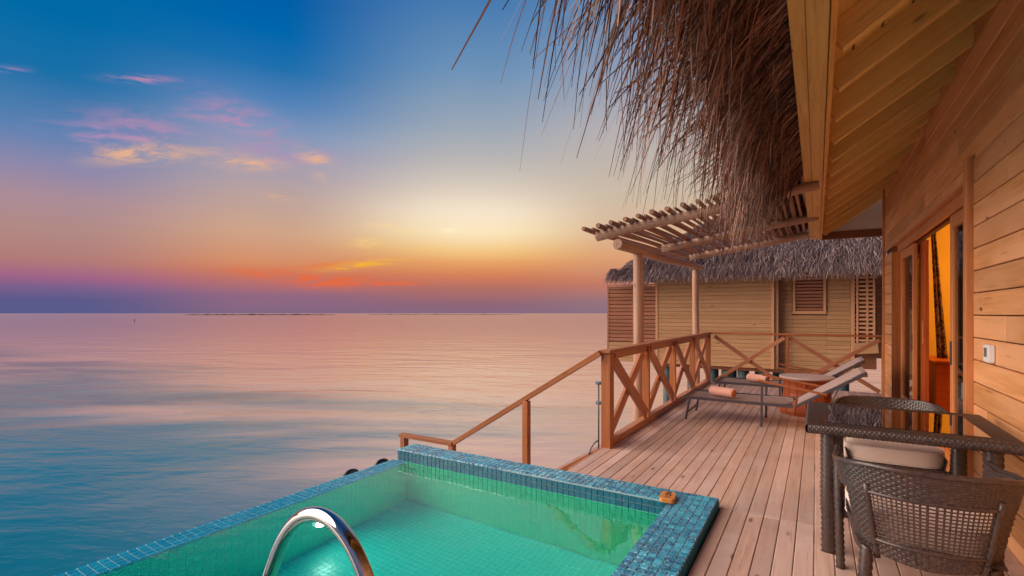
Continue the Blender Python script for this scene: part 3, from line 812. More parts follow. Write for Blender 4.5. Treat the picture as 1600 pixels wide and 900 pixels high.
# reveals
bar('door_jamb', (XW + .07, YD1 + .012, 0), (XW + .07, YD1 + .012, DT), .035, .15, 'dark_wood', vl, (1, 0, 0))
bar('door_jamb', (XW + .07, YD0 - .02, 0), (XW + .07, YD0 - .02, DT), .035, .15, 'trim', vl, (1, 0, 0))
bar('door_head', (XW + .075, YD0, DT + .012), (XW + .075, YD1, DT + .012), .15, .035, 'trim', vl)
DX = XW + .105
bar('door_track', (DX - .035, YD0, DT - .06), (DX - .035, YD1 - .1, DT - .06), .03, .10, 'trim', vl)
bar('door_track', (DX + .055, YD0, DT - .06), (DX + .055, YD1 - .1, DT - .06), .05, .08, 'dark_wood', vl)
bar('door_sill', (XW + .08, YD0, .012), (XW + .08, YD1, .012), .17, .02, 'trim', vl)
LT = DT - .115
def leaf(x, y0, y1, mats='trim', s0=.10):
    o = part_empty('sliding_door', vl, (x, (y0 + y1) / 2, 0))
    sw = .10
    bar('stile', (x, y0 + s0 / 2, .025), (x, y0 + s0 / 2, LT), s0, .042, mats, o, (1, 0, 0))
    bar('stile', (x, y1 - sw / 2, .025), (x, y1 - sw / 2, LT), sw, .042, mats, o, (1, 0, 0))
    bar('rail', (x, y0 + s0, LT - .06), (x, y1 - sw, LT - .06), .040, .12, mats, o)
    bar('rail', (x, y0 + s0, .115), (x, y1 - sw, .115), .040, .18, mats, o)
    link('glass_pane', box_mesh(y1 - y0 - sw - s0, .006, LT - .12 - .205, 'glass', 0), None, o, frame((x, y0 + s0, (LT - .12 + .205) / 2), (x, y1 - sw, (LT - .12 + .205) / 2)))
    return o
la = leaf(DX, 8.20, 9.34); lb = leaf(DX, 4.94, 6.12); lc = leaf(DX + .075, 7.92, 9.05, 'door_red', .40)
for (o, y) in ((lb, 6.05), (la, 8.27)):
    bar('handle', (DX - .028, y, .92), (DX - .028, y, 1.14), .018, .016, 'metal_grey', o, (1, 0, 0))
bar('handle', (DX + .045, 7.97, 1.02), (DX + .045, 7.97, 1.3), .04, .012, 'trim', lc, (1, 0, 0))
# eave beam under the roof edge
for (xb_, wb_, ys_) in ((-.078, .066, 2.4), (.004, .094, 3.72)):
    bar('eave_beam', (xb_, -2.5, 2.83), (xb_, ys_, 2.83), wb_, .16, 'beam', vl)
    bar('eave_beam', (xb_, ys_ + .003, 2.83), (xb_, 10.68, 2.83), wb_, .16, 'beam', vl)
bar('eave_fascia', (.068, -2.5, 2.80), (.068, 10.68, 2.80), .028, .13, 'fascia', vl)
SL = (3.40 - 2.80) / (.98 - .09)
def rzz(x): return 2.80 + (x - .09) * SL
y = -2.0
RAF = []
while y < 10.6:
    RAF.append(y); y += .575
RAF[-1] = 10.63
for y in RAF:
    bar('roof_rafter', (.08, y, rzz(.08) + .065), (XW + .02, y, rzz(XW + .02) + .065), .066, .15, 'soffit', vl, (-SL, 0, 1))
# sheathing boards on the rafters (run along Y)
for k in range(8):
    x0 = -.10 + k * .145; xm = x0 + .0725
    bar('soffit_board', (xm, -2.5, rzz(xm) + .165), (xm, 10.68, rzz(xm) + .165), .160, .018, 'soffit', vl, (-SL, 0, 1), bev=.004)
# gable end panel + tie beam
prism('gable_panel', [(.10, 2.84), (1.0, 2.84), (1.0, 3.38), (.10, 2.84 - .0 + .0)][:3], 'y', 10.70, 10.74, 'plaster', vl)
bar('tie_beam', (.05, 10.70, 2.80), (1.0, 10.70, 2.80), .06, .13, 'dark_wood', vl)
# roof slab (holds the thatch)
def roof_z(x): return 2.93 + (x - .0) * .70
bm = bmesh.new()
bx_ = [(-.42, 2.64), (-.12, 2.86), (-.10, 2.99), (1.2, 3.88), (5.2, 6.7), (5.2, 7.0), (-.62, 3.0)]
A = [bm.verts.new((x, -2.6, z)) for x, z in bx_]; B = [bm.verts.new((x, 5.75, z)) for x, z in bx_]
bm.faces.new(A[::-1]); bm.faces.new(B)
for i in range(len(bx_)): bm.faces.new((A[i], A[(i + 1) % 7], B[(i + 1) % 7], B[i]))
bmesh.ops.recalc_face_normals(bm, faces=list(bm.faces)); from_bm('roof_underlay', bm, 'dark_roof', vl)
bm = bmesh.new()
bx_ = [(-.30, 2.93), (-.12, 2.97), (-.10, 3.0), (1.2, 3.88), (5.2, 6.7), (5.2, 7.0), (-.45, 3.14)]
A = [bm.verts.new((x, 5.752, z)) for x, z in bx_]; B = [bm.verts.new((x, 10.75, z)) for x, z in bx_]
bm.faces.new(A[::-1]); bm.faces.new(B)
for i in range(len(bx_)): bm.faces.new((A[i], A[(i + 1) % 7], B[(i + 1) % 7], B[i]))
bmesh.ops.recalc_face_normals(bm, faces=list(bm.faces)); from_bm('roof_underlay', bm, 'dark_roof', vl)


def blades(name, specs, mat, parent, kind='stuff', grav=.9):
    """specs: (root, direction, length, width, droop)"""
    vs, fs, rn = [], [], []
    for (p, d, L, wd, dr) in specs:
        p, d = Vector(p), Vector(d).normalized()
        n = 5; sd_ = Vector((R.uniform(-1, 1), R.uniform(-1, 1), R.uniform(-1, 1))); sd_ = d.cross(sd_).normalized()
        kx = R.uniform(-.10, .10); ky = R.uniform(-.10, .10); k0 = len(vs); rv = R.random() ** 2.0
        q = p.copy(); dd = d.copy()
        for i in range(n):
            u = i / (n - 1); ww = wd * (1 - .75 * u) * .5
            vs.append(q - sd_ * ww); vs.append(q + sd_ * ww)
            dd = (dd + Vector((kx, ky, -dr * .35))).normalized()
            q = q + dd * (L / (n - 1))
        for i in range(n - 1):
            fs.append((k0 + 2 * i, k0 + 2 * i + 1, k0 + 2 * i + 3, k0 + 2 * i + 2)); rn.append(rv)
    me = bpy.data.meshes.new(name); me.from_pydata([tuple(v) for v in vs], [], fs); me.update(); set_rnd(me, rn)
    return link(name, me, mat, parent, kind=kind)


sp = []
def yv(): return R.uniform(-1.5, 5.72)
for _ in range(10000):      # underside layer, laid down the slope
    x = R.uniform(-.44, -.13); z = 2.84 + (x + .12) * .72 - R.uniform(.0, .07)
    y = R.uniform(-.9, 5.75)
    sp.append(((x + .1, y, z + .06), (-1, R.gauss(0, .16), -.72 + R.gauss(0, .09)), R.uniform(.16, .36), R.uniform(.006, .014), R.uniform(0, .2)))
for _ in range(3000):      # eave strands, hanging in uneven bundles
    y = R.uniform(-.9, 5.85); x = R.uniform(-.40, -.15) if R.random() < .8 else R.uniform(-.52, -.38)
    clump = mnoise.noise(Vector((y * 3.1, 0, 0))) + .6 * mnoise.noise(Vector((y * 9., 4, 0)))
    if R.random() < .45 - clump * 1.2: continue
    y += .05 * mnoise.noise(Vector((y * 14, 7, 0)))
    z = 2.70 + (x + .4) * .55 + R.uniform(-.04, .12)
    L = max(.14, R.gauss(.35, .13) + clump * .25)
    sp.append(((x, y, z), (-.48, R.gauss(0, .24), -1.0 + R.gauss(0, .22)), L, R.uniform(.006, .015), R.uniform(.25, 1.2)))
for _ in range(420):       # long strays
    y = R.uniform(1.25, 5.8) ; x = R.uniform(-.60, -.36)
    sp.append(((x, y, 2.62 + R.uniform(-.06, .1)), (-.42, R.gauss(0, .24), -1), R.uniform(.40, .80), R.uniform(.005, .010), R.uniform(.5, 1.4)))
for _ in range(60):        # sparse far-out wisps near the camera
    y = R.uniform(1.3, 2.6); x = R.uniform(-.62, -.5)
    sp.append(((x, y, 2.66 + R.uniform(-.04, .06)), (-.75, R.gauss(0, .15), -.8), R.uniform(.38, .60), R.uniform(.005, .008), R.uniform(.5, 1.0)))
for _ in range(560):      # ragged corner where the thick thatch stops at the pergola
    y = R.uniform(5.0, 6.05); x = R.uniform(-.70, -.15)
    sp.append(((x, y, 2.76 + R.uniform(-.12, .18) + (x + .4) * .5), (-.6, R.gauss(.1, .3), -1), R.uniform(.22, .52), R.uniform(.006, .013), R.uniform(.4, 1.2)))
for _ in range(5200):      # thin thatch lying over the pergola sticks
    y = R.uniform(5.7, 10.9); x = R.uniform(-.55, -.02)
    sp.append(((x, y, 3.0 + x * .18 + R.uniform(0, .12)), (-1, R.gauss(0, .25), -.35 + R.gauss(0, .15)), R.uniform(.2, .5), R.uniform(.006, .013), R.uniform(.0, .25)))
blades('thatch', sp, 'thatch', vl)
# outer top face of thatch (seen only in reflections)
sp = []
for _ in range(5000):
    x = R.uniform(-.7, 2.0); y = R.uniform(-2.2, 10.7); sp.append(((x, y, 3.18 + (x + .5) * .72 + R.uniform(-.04, .03)), (-1, R.gauss(0, .12), -.66), R.uniform(.4, .7), R.uniform(.012, .022), .05))
blades('roof_thatch', sp, 'thatch', vl)
# plain roof slope facing the sea, above the eave
bm = bmesh.new()
q_ = [bm.verts.new(v) for v in ((-.62, -2.6, 3.02), (-.62, 10.75, 3.02), (5.2, 10.75, 7.2), (5.2, -2.6, 7.2))]; bm.faces.new(q_)
bmesh.ops.solidify(bm, geom=list(bm.faces), thickness=.02); from_bm('roof_slope', bm, 'dark_roof', vl)
# room behind the door
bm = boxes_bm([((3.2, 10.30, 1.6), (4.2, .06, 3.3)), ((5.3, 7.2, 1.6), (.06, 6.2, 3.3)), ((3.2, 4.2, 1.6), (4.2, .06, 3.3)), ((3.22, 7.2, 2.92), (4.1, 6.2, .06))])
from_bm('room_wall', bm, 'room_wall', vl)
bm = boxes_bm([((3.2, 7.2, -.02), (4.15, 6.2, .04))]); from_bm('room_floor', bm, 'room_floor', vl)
# room lamp (the lit room in the photograph)
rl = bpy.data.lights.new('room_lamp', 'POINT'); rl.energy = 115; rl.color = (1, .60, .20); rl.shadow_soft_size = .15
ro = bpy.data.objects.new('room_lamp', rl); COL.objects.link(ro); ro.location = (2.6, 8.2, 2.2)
# ceiling spots
for (y, zz, lb) in ((6.36, 3.17, 'pale square ceiling spotlight between rafters, the nearer one'), (9.92, 3.12, 'small pale ceiling spotlight between the farther rafters')):
    o = thing('ceiling_spotlight', lb, 'spotlight', (.48, y, rzz(.48) + .155), 'spotlights under the eave')
    c0 = Vector((.48, y, rzz(.48) + .12)); nrm = Vector((SL, 0, -1)).normalized()
    tube('housing', [c0 - nrm * .03, c0 + nrm * .035], .045, 'plaster', o, 20)
    tube('lens', [c0 + nrm * .0355, c0 + nrm * .039], .034, 'white', o, 20)

# curtain and cabinet
M['curtain'] = new_mat('curtain')[0]; t = NT(M['curtain'].node_tree); p = [n for n in t.n if n.type == 'BSDF_PRINCIPLED'][0]
o_ = t.new('ShaderNodeTexCoord').outputs['Object']
vn = t.mr(t.noise(o_, 16, 3, .6, 1.2), .46, .56); t.put(p.inputs['Base Color'], t.mix(vn, (.07, .03, .018, 1), (.40, .19, .07, 1))); setp(p, rough=.9)
bm = bmesh.new(); rows = []
for i in range(24):
    v = i / 23; z = .775 + v * 2.0; xa = 1.425 - .075 * v; xb = 1.545 - .145 * v; row = []
    for j in range(13):
        u = j / 12; row.append(bm.verts.new((xa + (xb - xa) * u, 9.0 + .02 * math.sin(u * 14), z)))
    rows.append(row)
for i in range(23):
    for j in range(12): bm.faces.new((rows[i][j], rows[i][j + 1], rows[i + 1][j + 1], rows[i + 1][j])).smooth = True
bmesh.ops.solidify(bm, geom=list(bm.faces), thickness=.006)
tag(from_bm('curtain', bm, 'curtain'), 'dark floral patterned curtain gathered inside the lit doorway', 'curtain')
cb = thing('cabinet', 'orange wooden cabinet inside the open doorway below the curtain', 'cabinet', (1.75, 8.8, 0))
prism('carcass', [(1.335, 8.55), (2.3, 8.55), (2.3, 9.45), (1.335, 9.45)], 'z', .0, .745, 'door_red', cb, .012)
prism('worktop', [(1.29, 8.5), (2.34, 8.5), (2.34, 9.5), (1.29, 9.5)], 'z', .747, .775, 'door_red', cb, .006)
# wall switch
sw = thing('wall_thermostat', 'small white thermostat box with dark display on the pine wall', 'thermostat', (XW, 4.42, 1.137))
bm = boxes_bm([((XW - .02, 4.40, 1.137), (.036, .115, .115))]); bmesh.ops.bevel(bm, geom=list(bm.edges), offset=.006, segments=2, affect='EDGES'); from_bm('housing', bm, 'white', sw)
bm = boxes_bm([((XW - .039, 4.40, 1.145), (.004, .055, .06))]); from_bm('display', bm, 'screen', sw)

# ------------------------------------------------------------------ weaving
def weave(name, P, nu, nv, wu, wv, amp, mat, parent, M4=None, sub=2, hide=None, flip=False, thick=True):
    """P(u,v)->point; nu stakes across, nv strands up; wu/wv = strand width as a share of the pitch"""
    vs, fs = [], []
    e_ = 1e-3
    def fr_(u, v):
        u0, v0 = min(max(u, e_), 1 - e_), min(max(v, e_), 1 - e_)
        p_ = P(u, v); du = P(u0 + e_, v0) - P(u0 - e_, v0); dv = P(u0, v0 + e_) - P(u0, v0 - e_)
        n_ = du.cross(dv)
        n_ = n_.normalized() if n_.length > 1e-12 else Vector((0, 0, 1))
        if flip: n_ = -n_
        return p_, n_
    for j in range(nv):          # strands along u
        k0 = None; hw = .5 / nv * wv; cnt = 0
        tot = nu * sub
        for i in range(tot + 1):
            u = i / tot; vc = (j + .5) / nv
            s = math.cos(math.pi * (u * nu - .5 + j)) if sub > 1 else (1 if (i + j) % 2 else -1)
            pc, n_ = fr_(u, vc); pa, _ = fr_(u, vc - hw); pb, _ = fr_(u, vc + hw)
            off = n_ * amp * s
            k = len(vs); vs += [pa + off - n_ * amp * .5, pc + off + n_ * amp * .35, pb + off - n_ * amp * .5]
            if i:
                if not (hide and hide(u, vc)):
                    fs += [(k - 3, k, k + 1, k - 2), (k - 2, k + 1, k + 2, k - 1)]
    for i in range(nu):          # stakes along v
        hw = .5 / nu * wu; tot = nv
        for j in range(tot + 1):
            v = j / tot; uc = (i + .5) / nu
            s = -1 if False else 0
            pc, n_ = fr_(uc, v); pa, _ = fr_(uc - hw, v); pb, _ = fr_(uc + hw, v)
            k = len(vs); vs += [pa - n_ * amp * .3, pc + n_ * amp * .2, pb - n_ * amp * .3]
            if j and not (hide and hide(uc, v)):
                fs += [(k - 3, k - 2, k + 1, k), (k - 2, k - 1, k + 2, k + 1)]
    me = bpy.data.meshes.new(name); me.from_pydata([tuple(q) for q in vs], [], fs); me.update()
    me.polygons.foreach_set('use_smooth', [True] * len(me.polygons))
    return link(name, me, mat, parent, M4, 'stuff')


def woven_post(name, p0, p1, r, parent, turns=None, seg=12):
    """post wrapped in flat cane: tube with ridged herringbone rings"""
    p0, p1 = Vector(p0), Vector(p1); L = (p1 - p0).length; n = int(L / .016)
    F = frame(p0, p1); bm = bmesh.new(); rings = []
    for i in range(n + 1):
        x = -L / 2 + L * i / n
        rg = []
        for j in range(seg):
            a = 2 * math.pi * j / seg
            c_, s_ = math.cos(a), math.sin(a)
            k = (abs(c_) ** 4 + abs(s_) ** 4) ** -.25       # squarish section
            rr = r * k * (1 + .11 * (1 if ((i + (j // 2)) % 2) else -1))
            rg.append(bm.verts.new((x, c_ * rr, s_ * rr)))
        rings.append(rg)
    for i in range(n):
        for j in range(seg): bm.faces.new((rings[i][j], rings[i][(j + 1) % seg], rings[i + 1][(j + 1) % seg], rings[i + 1][j])).smooth = True
    bm.faces.new(rings[0][::-1]); bm.faces.new(rings[-1])
    bmesh.ops.recalc_face_normals(bm, faces=list(bm.faces))
    return from_bm(name, bm, 'wicker', parent, False, F)


# ------------------------------------------------------------------ dining table
tb = thing('dining_table', 'dark woven rattan dining table with a glass top against the wall', 'table', (.42, 3.85, 0))
TX0, TX1, TY0, TY1, TZ = -.045, .885, 3.42, 4.29, .75
bd = .105
def flat(p00, p10, p11, p01):
    a_, b_, c_, d_ = map(Vector, (p00, p10, p11, p01))
    return lambda u, v: (a_ * (1 - u) + b_ * u) * (1 - v) + (d_ * (1 - u) + c_ * u) * v
bm = boxes_bm([(((TX0 + TX1) / 2, TY0 + bd / 2, TZ - .028), (TX1 - TX0 - .012, bd - .01, .042)), (((TX0 + TX1) / 2, TY1 - bd / 2, TZ - .028), (TX1 - TX0 - .012, bd - .01, .042)),
               ((TX0 + bd / 2, (TY0 + TY1) / 2, TZ - .028), (bd - .01, TY1 - TY0 - 2 * bd + .008, .042)), ((TX1 - bd / 2, (TY0 + TY1) / 2, TZ - .028), (bd - .01, TY1 - TY0 - 2 * bd + .008, .042))])
from_bm('tabletop_frame', bm, 'dark', tb)
I = (TX0 + bd, TX1 - bd, TY0 + bd, TY1 - bd)
z = TZ - .002
weave('woven_border', flat((TX0, TY0, z), (TX1, TY0, z), (I[1], I[2], z), (I[0], I[2], z)), 64, 8, .75, .85, .003, 'wicker', tb)
weave('woven_border', flat((TX1, TY0, z), (TX1, TY1, z), (I[1], I[3], z), (I[1], I[2], z)), 60, 8, .75, .85, .003, 'wicker', tb)
weave('woven_border', flat((TX1, TY1, z), (TX0, TY1, z), (I[0], I[3], z), (I[1], I[3], z)), 64, 8, .75, .85, .003, 'wicker', tb)
weave('woven_border', flat((TX0, TY1, z), (TX0, TY0, z), (I[0], I[2], z), (I[0], I[3], z)), 60, 8, .75, .85, .003, 'wicker', tb)
def rim(a_, b_, nrm):
    a_, b_, nrm = Vector(a_), Vector(b_), Vector(nrm)
    def P(u, v):
        an = math.pi * (v - .5) * 1.0
        return a_ + (b_ - a_) * u + nrm * math.cos(an) * .014 + Vector((0, 0, -.028 + .026 * math.sin(an)))
    return P
for (a_, b_, nn) in (((TX0, TY0, TZ), (TX1, TY0, TZ), (0, -1, 0)), ((TX1, TY0, TZ), (TX1, TY1, TZ), (1, 0, 0)), ((TX1, TY1, TZ), (TX0, TY1, TZ), (0, 1, 0)), ((TX0, TY1, TZ), (TX0, TY0, TZ), (-1, 0, 0))):
    weave('woven_edge', rim(a_, b_, nn), 85, 5, .8, .92, .002, 'wicker', tb)
link('glass_top', box_mesh(I[1] - I[0] - .002, I[3] - I[2] - .002, .006, 'table_glass', 0), None, tb, Matrix.Translation(((I[0] + I[1]) / 2, (I[2] + I[3]) / 2, TZ - .002)))
weave('woven_panel', flat((I[0], I[2], TZ - .02), (I[1], I[2], TZ - .02), (I[1], I[3], TZ - .02), (I[0], I[3], TZ - .02)), 60, 60, .85, .9, .0015, 'wicker', tb, sub=1)
for (x, y) in ((TX0 + .105, TY0 + .06), (TX1 - .11, TY0 + .06), (TX0 + .105, TY1 - .08), (TX1 - .11, TY1 - .08)):
    woven_post('leg', (x, y, 0.001), (x, y, TZ - .05), .036, tb)
# bar('apron', (TX0 + .12, TY0 + .06, TZ - .075), (TX1 - .12, TY0 + .06, TZ - .075), .03, .045, 'wicker', tb)


# ------------------------------------------------------------------ wicker armchair (local: back at -Y, front +Y)
def make_chair(name, label, rot, loc, grp):
    ch = thing(name, label, 'armchair', (0, 0, 0), grp)
    def plan(u, hw, yb, yf):
        """u 0..1: left arm front -> round the back -> right arm front"""
        sx = -1 if u < .5 else 1
        s = abs(u - .5) * 2                         # 0 at the middle of the back, 1 at the arm front
        if s < .62:
            a_ = s / .62 * math.pi / 2
            return Vector((sx * hw * math.sin(a_) ** .85, yb + (.30) * (1 - math.cos(a_) ** .75), 0))
        q = (s - .62) / .38
        return Vector((sx * hw * (1 - .04 * q), yb + .30 + (yf - yb - .30) * q, 0))
    def rimz(u):
        s = abs(u - .5) * 2
        return .728 - .068 * min(1, max(0, (s - .25) / .6)) ** 1.2
    def shell(u, z):
        f = (z - .30) / (.725 - .30)
        hw = .255 + .085 * max(0, f) ** .9; yb = -.27 - .06 * max(f, 0)
        q = plan(u, hw, yb, .33); q.z = z; return q
    # upper back band / arm skin
    def Pband(u, v):
        s = abs(u - .5) * 2; top = rimz(u); wdt = .125 if s < .55 else .125 - .035 * (s - .55) / .45
        return shell(u, top - wdt + wdt * v)
    weave('back_band', Pband, 86, 11, .7, .93, .0035, 'wicker', ch, flip=False)
    # rolled rim
    rp = [shell(k / 60, rimz(k / 60)) for k in range(61)]
    bmr = []
    rt = tube('rim', rp, .013, 'wicker', ch, 8, .06, local=False)
    # inner skin of arms
    def Pin(u, v):
        q = Pband(u, v); c0 = Vector((0, .05, q.z)); d_ = (c0 - q); d_.z = 0
        return q + d_.normalized() * .024
    weave('inner_band', Pin, 86, 9, .7, .93, .003, 'wicker', ch, flip=True, sub=2)
    # open panel in the back
    ua, ub = .36, .64
    PB, PT = .385, .603
    def Popen(u, v):
        return shell(ua + (ub - ua) * u, PB + (PT - PB) * v)
    weave('open_panel', Popen, 24, 14, .38, .46, .0018, 'wicker', ch)
    # side stiles of the back
    for (u0, u1) in ((.27, .36), (.64, .73)):
        def Pst(u, v, u0=u0, u1=u1): return shell(u0 + (u1 - u0) * u, .30 + .335 * v)
        weave('back_stile', Pst, 8, 26, .8, .93, .0035, 'wicker', ch)
        def Pst2(u, v, u0=u0, u1=u1):
            q = Pst(u, v, u0, u1); c0 = Vector((0, .05, q.z)); return q + (c0 - q).normalized() * .02
        weave('back_stile', Pst2, 8, 20, .8, .93, .003, 'wicker', ch, flip=True)
    def Plow(u, v):
        return shell(.27 + .46 * u, (.36 - .06 * (1 - abs(u - .5) * 2) ** .5) + (PB - (.36 - .06 * (1 - abs(u - .5) * 2) ** .5)) * v)
    weave('lower_band', Plow, 40, 6, .7, .93, .0035, 'wicker', ch)
    # legs
    for sx in (-1, 1):
        woven_post('leg', (sx * .30, .285, 0.001), (sx * .315, .30, .60), .019, ch)
        lq = shell(.5 + sx * .178, .33); woven_post('leg', (lq.x * 1.10, lq.y - .02, 0.001), (lq.x, lq.y + .012, .33), .024, ch)
    for uu in (ua, ub):
        tube('back_post', [shell(uu, .30 + .34 * k / 8) for k in range(9)], .013, 'wicker', ch, 8, .05, local=False)
    for zz in (PB, PT):
        tube('back_rail', [shell(ua + (ub - ua) * k / 30, zz) for k in range(31)], .008, 'wicker', ch, 8, .05, local=False)
    # side skirts under the arms
    for (u0, u1) in ((.005, .275), (.725, .995)):
        def Psk(u, v, u0=u0, u1=u1):
            uu = u0 + (u1 - u0) * u; return shell(uu, .285 + .155 * v)
        weave('side_skirt', Psk, 30, 10, .8, .93, .003, 'wicker', ch)
    # seat
    def Ps(u, v): return Vector(((u - .5) * (.50 + .06 * v), -.24 + .54 * v, .36 + .0 * u))
    weave('seat', Ps, 34, 34, .8, .9, .002, 'wicker', ch)
    def Pf(u, v): return Vector(((u - .5) * .58, .31, .27 + .10 * v))
    weave('front_apron', Pf, 40, 8, .8, .93, .003, 'wicker', ch)
    # cushion
    def outl(k, n=64):
        a_ = 2 * math.pi * k / n; c_, s_ = math.cos(a_), math.sin(a_); kk = (abs(c_) ** 5 + abs(s_) ** 5) ** (-1 / 5)
        y_ = s_ * kk * .25; hw_ = .285 - .055 * max(0, (.1 - y_) / .35)
        return c_ * kk * hw_, y_
    bm = bmesh.new(); rings = []
    prof_ = [(-.055, .0), (-.055, .5), (-.053, .93), (-.046, .985), (-.03, 1.0), (.03, 1.0), (.046, .985), (.054, .94), (.060, .75), (.066, .5), (.069, .25), (.07, 0)]
    for (z_, f_) in prof_[1:-1]:
        rings.append([bm.verts.new((outl(k)[0] * f_, outl(k)[1] * f_ , z_ + .0015 * mnoise.noise(Vector((k * .4, z_ * 30, 2))))) for k in range(64)])
    cb_, ct_ = bm.verts.new((0, 0, -.055)), bm.verts.new((0, 0, .07))
    for k in range(64):
        bm.faces.new((cb_, rings[0][(k + 1) % 64], rings[0][k])); bm.faces.new((ct_, rings[-1][k], rings[-1][(k + 1) % 64]))
        for q in range(len(rings) - 1): bm.faces.new((rings[q][k], rings[q][(k + 1) % 64], rings[q + 1][(k + 1) % 64], rings[q + 1][k]))
    cu = from_bm('cushion', bm, 'cushion', ch, True, Matrix.Translation((0, .055, .420)))
    # piping
    for zz in (.470, .372):
        pp = [(outl(k)[0] * .99, .055 + outl(k)[1] * .99, zz) for k in range(65)]
        tube('piping', pp, .004, 'cushion', cu, 6, local=False, caps=False)
    ch.matrix_basis = Matrix.Translation(loc) @ Matrix.Rotation(rot, 4, 'Z')
    return ch
near_ch = make_chair('wicker_armchair', 'dark wicker armchair nearest to us at the glass table, its open woven back facing us', rad(0), (.412, 3.0, 0), 'wicker armchairs at the dining table')
far_ch = copy_tree(near_ch)
far_ch.matrix_basis = Matrix.Translation((.452, 4.56, 0)) @ Matrix.Rotation(rad(180), 4, 'Z')
far_ch['label'] = 'dark wicker armchair behind the glass table, its beige seat cushion showing under the tabletop'

# ------------------------------------------------------------------ sun loungers (local: foot end at x=0, runs to +X, y 0..0.65)
def make_lounger():
    lg = thing('sun_lounger', 'x', 'sun lounger', (0, 0, 0), 'sun loungers on the deck')
    Wd = .66; sz = .29; pv = 1.26; L = 1.25
    # side rails and seat sling
    for y in (0.0, Wd):
        bar('side_rail', (0, y, sz), (pv, y, sz - .005), .028, .035, 'metal_grey', lg)
    bar('end_rail', (.0, .014, sz), (.0, Wd - .014, sz), .028, .034, 'metal_grey', lg)
    bm = bmesh.new(); n = 14
    rows = []
    for i in range(n + 1):
        x = .006 + (pv - .02) * i / n; sag = -.012 * math.sin(math.pi * i / n)
        rows.append([bm.verts.new((x, .012 + (Wd - .024) * j / 6, sz + .014 + sag - .006 * math.sin(math.pi * j / 6))) for j in range(7)])
    for i in range(n):
        for j in range(6): bm.faces.new((rows[i][j], rows[i + 1][j], rows[i + 1][j + 1], rows[i][j + 1])).smooth = True
    bmesh.ops.solidify(bm, geom=list(bm.faces), thickness=.004)
    from_bm('seat_sling', bm, 'sling', lg)
    ang = math.atan2(.43, .68); BL = .80
    d = Vector((math.cos(ang), 0, math.sin(ang)))
    p0 = Vector((pv + .03, 0, sz)); p1 = p0 + d * BL
    for y in (0.0, Wd):
        bar('back_rail', p0 + Vector((0, y, 0)), p1 + Vector((0, y, 0)), .028, .035, 'metal_grey', lg)
    bar('back_end_rail', p1 + Vector((0, .014, 0)), p1 + Vector((0, Wd - .014, 0)), .026, .03, 'metal_grey', lg)
    bar('back_sling', p0 + Vector((.01, Wd / 2, .012)), p1 + Vector((-.03, Wd / 2, .012)), Wd - .02, .006, 'sling', lg, (0, 0, 1))
    bar('headrest_strap', p1 + Vector((-.06, Wd / 2, -.012)), p1 + Vector((.008, Wd / 2, .0275)), Wd - .05, .008, 'sling_end', lg)
    # legs: splayed at the foot, tall ones carry the arm rest
    for y in (0.0, Wd):
        bar('leg', (.02, y, .001), (.07, y, sz - .02), .026, .026, 'metal_grey', lg, (1, 0, 0))
        bar('leg', (.92, y, .001), (.925, y, .535), .026, .026, 'metal_grey', lg, (1, 0, 0))
        bar('leg', (1.55, y, .001), (1.40, y, sz - .02), .026, .026, 'metal_grey', lg, (1, 0, 0))
        bar('armrest', (.88, y, .572), (1.60, y, .455), .05, .022, 'rail', lg)
        bar('back_stay', (1.50, y, .02), (1.72, y, .55), .018, .012, 'metal_grey', lg)
    bar('stretcher', (.035, .013, .09), (.035, Wd - .013, .09), .02, .02, 'metal_grey', lg)
    bar('stretcher', (1.53, .013, .06), (1.53, Wd - .013, .06), .02, .02, 'metal_grey', lg)
    return lg
l1 = make_lounger()
l1.matrix_basis = Matrix.Translation((-1.50, 6.84, 0))
l1['label'] = 'grey sling sun lounger in front, nearer to the pool, with raised back'
l2 = copy_tree(l1)
l2.matrix_basis = Matrix.Translation((-1.40, 8.58, 0))
l2['label'] = 'grey sling sun lounger farther away, nearest to the back railing'


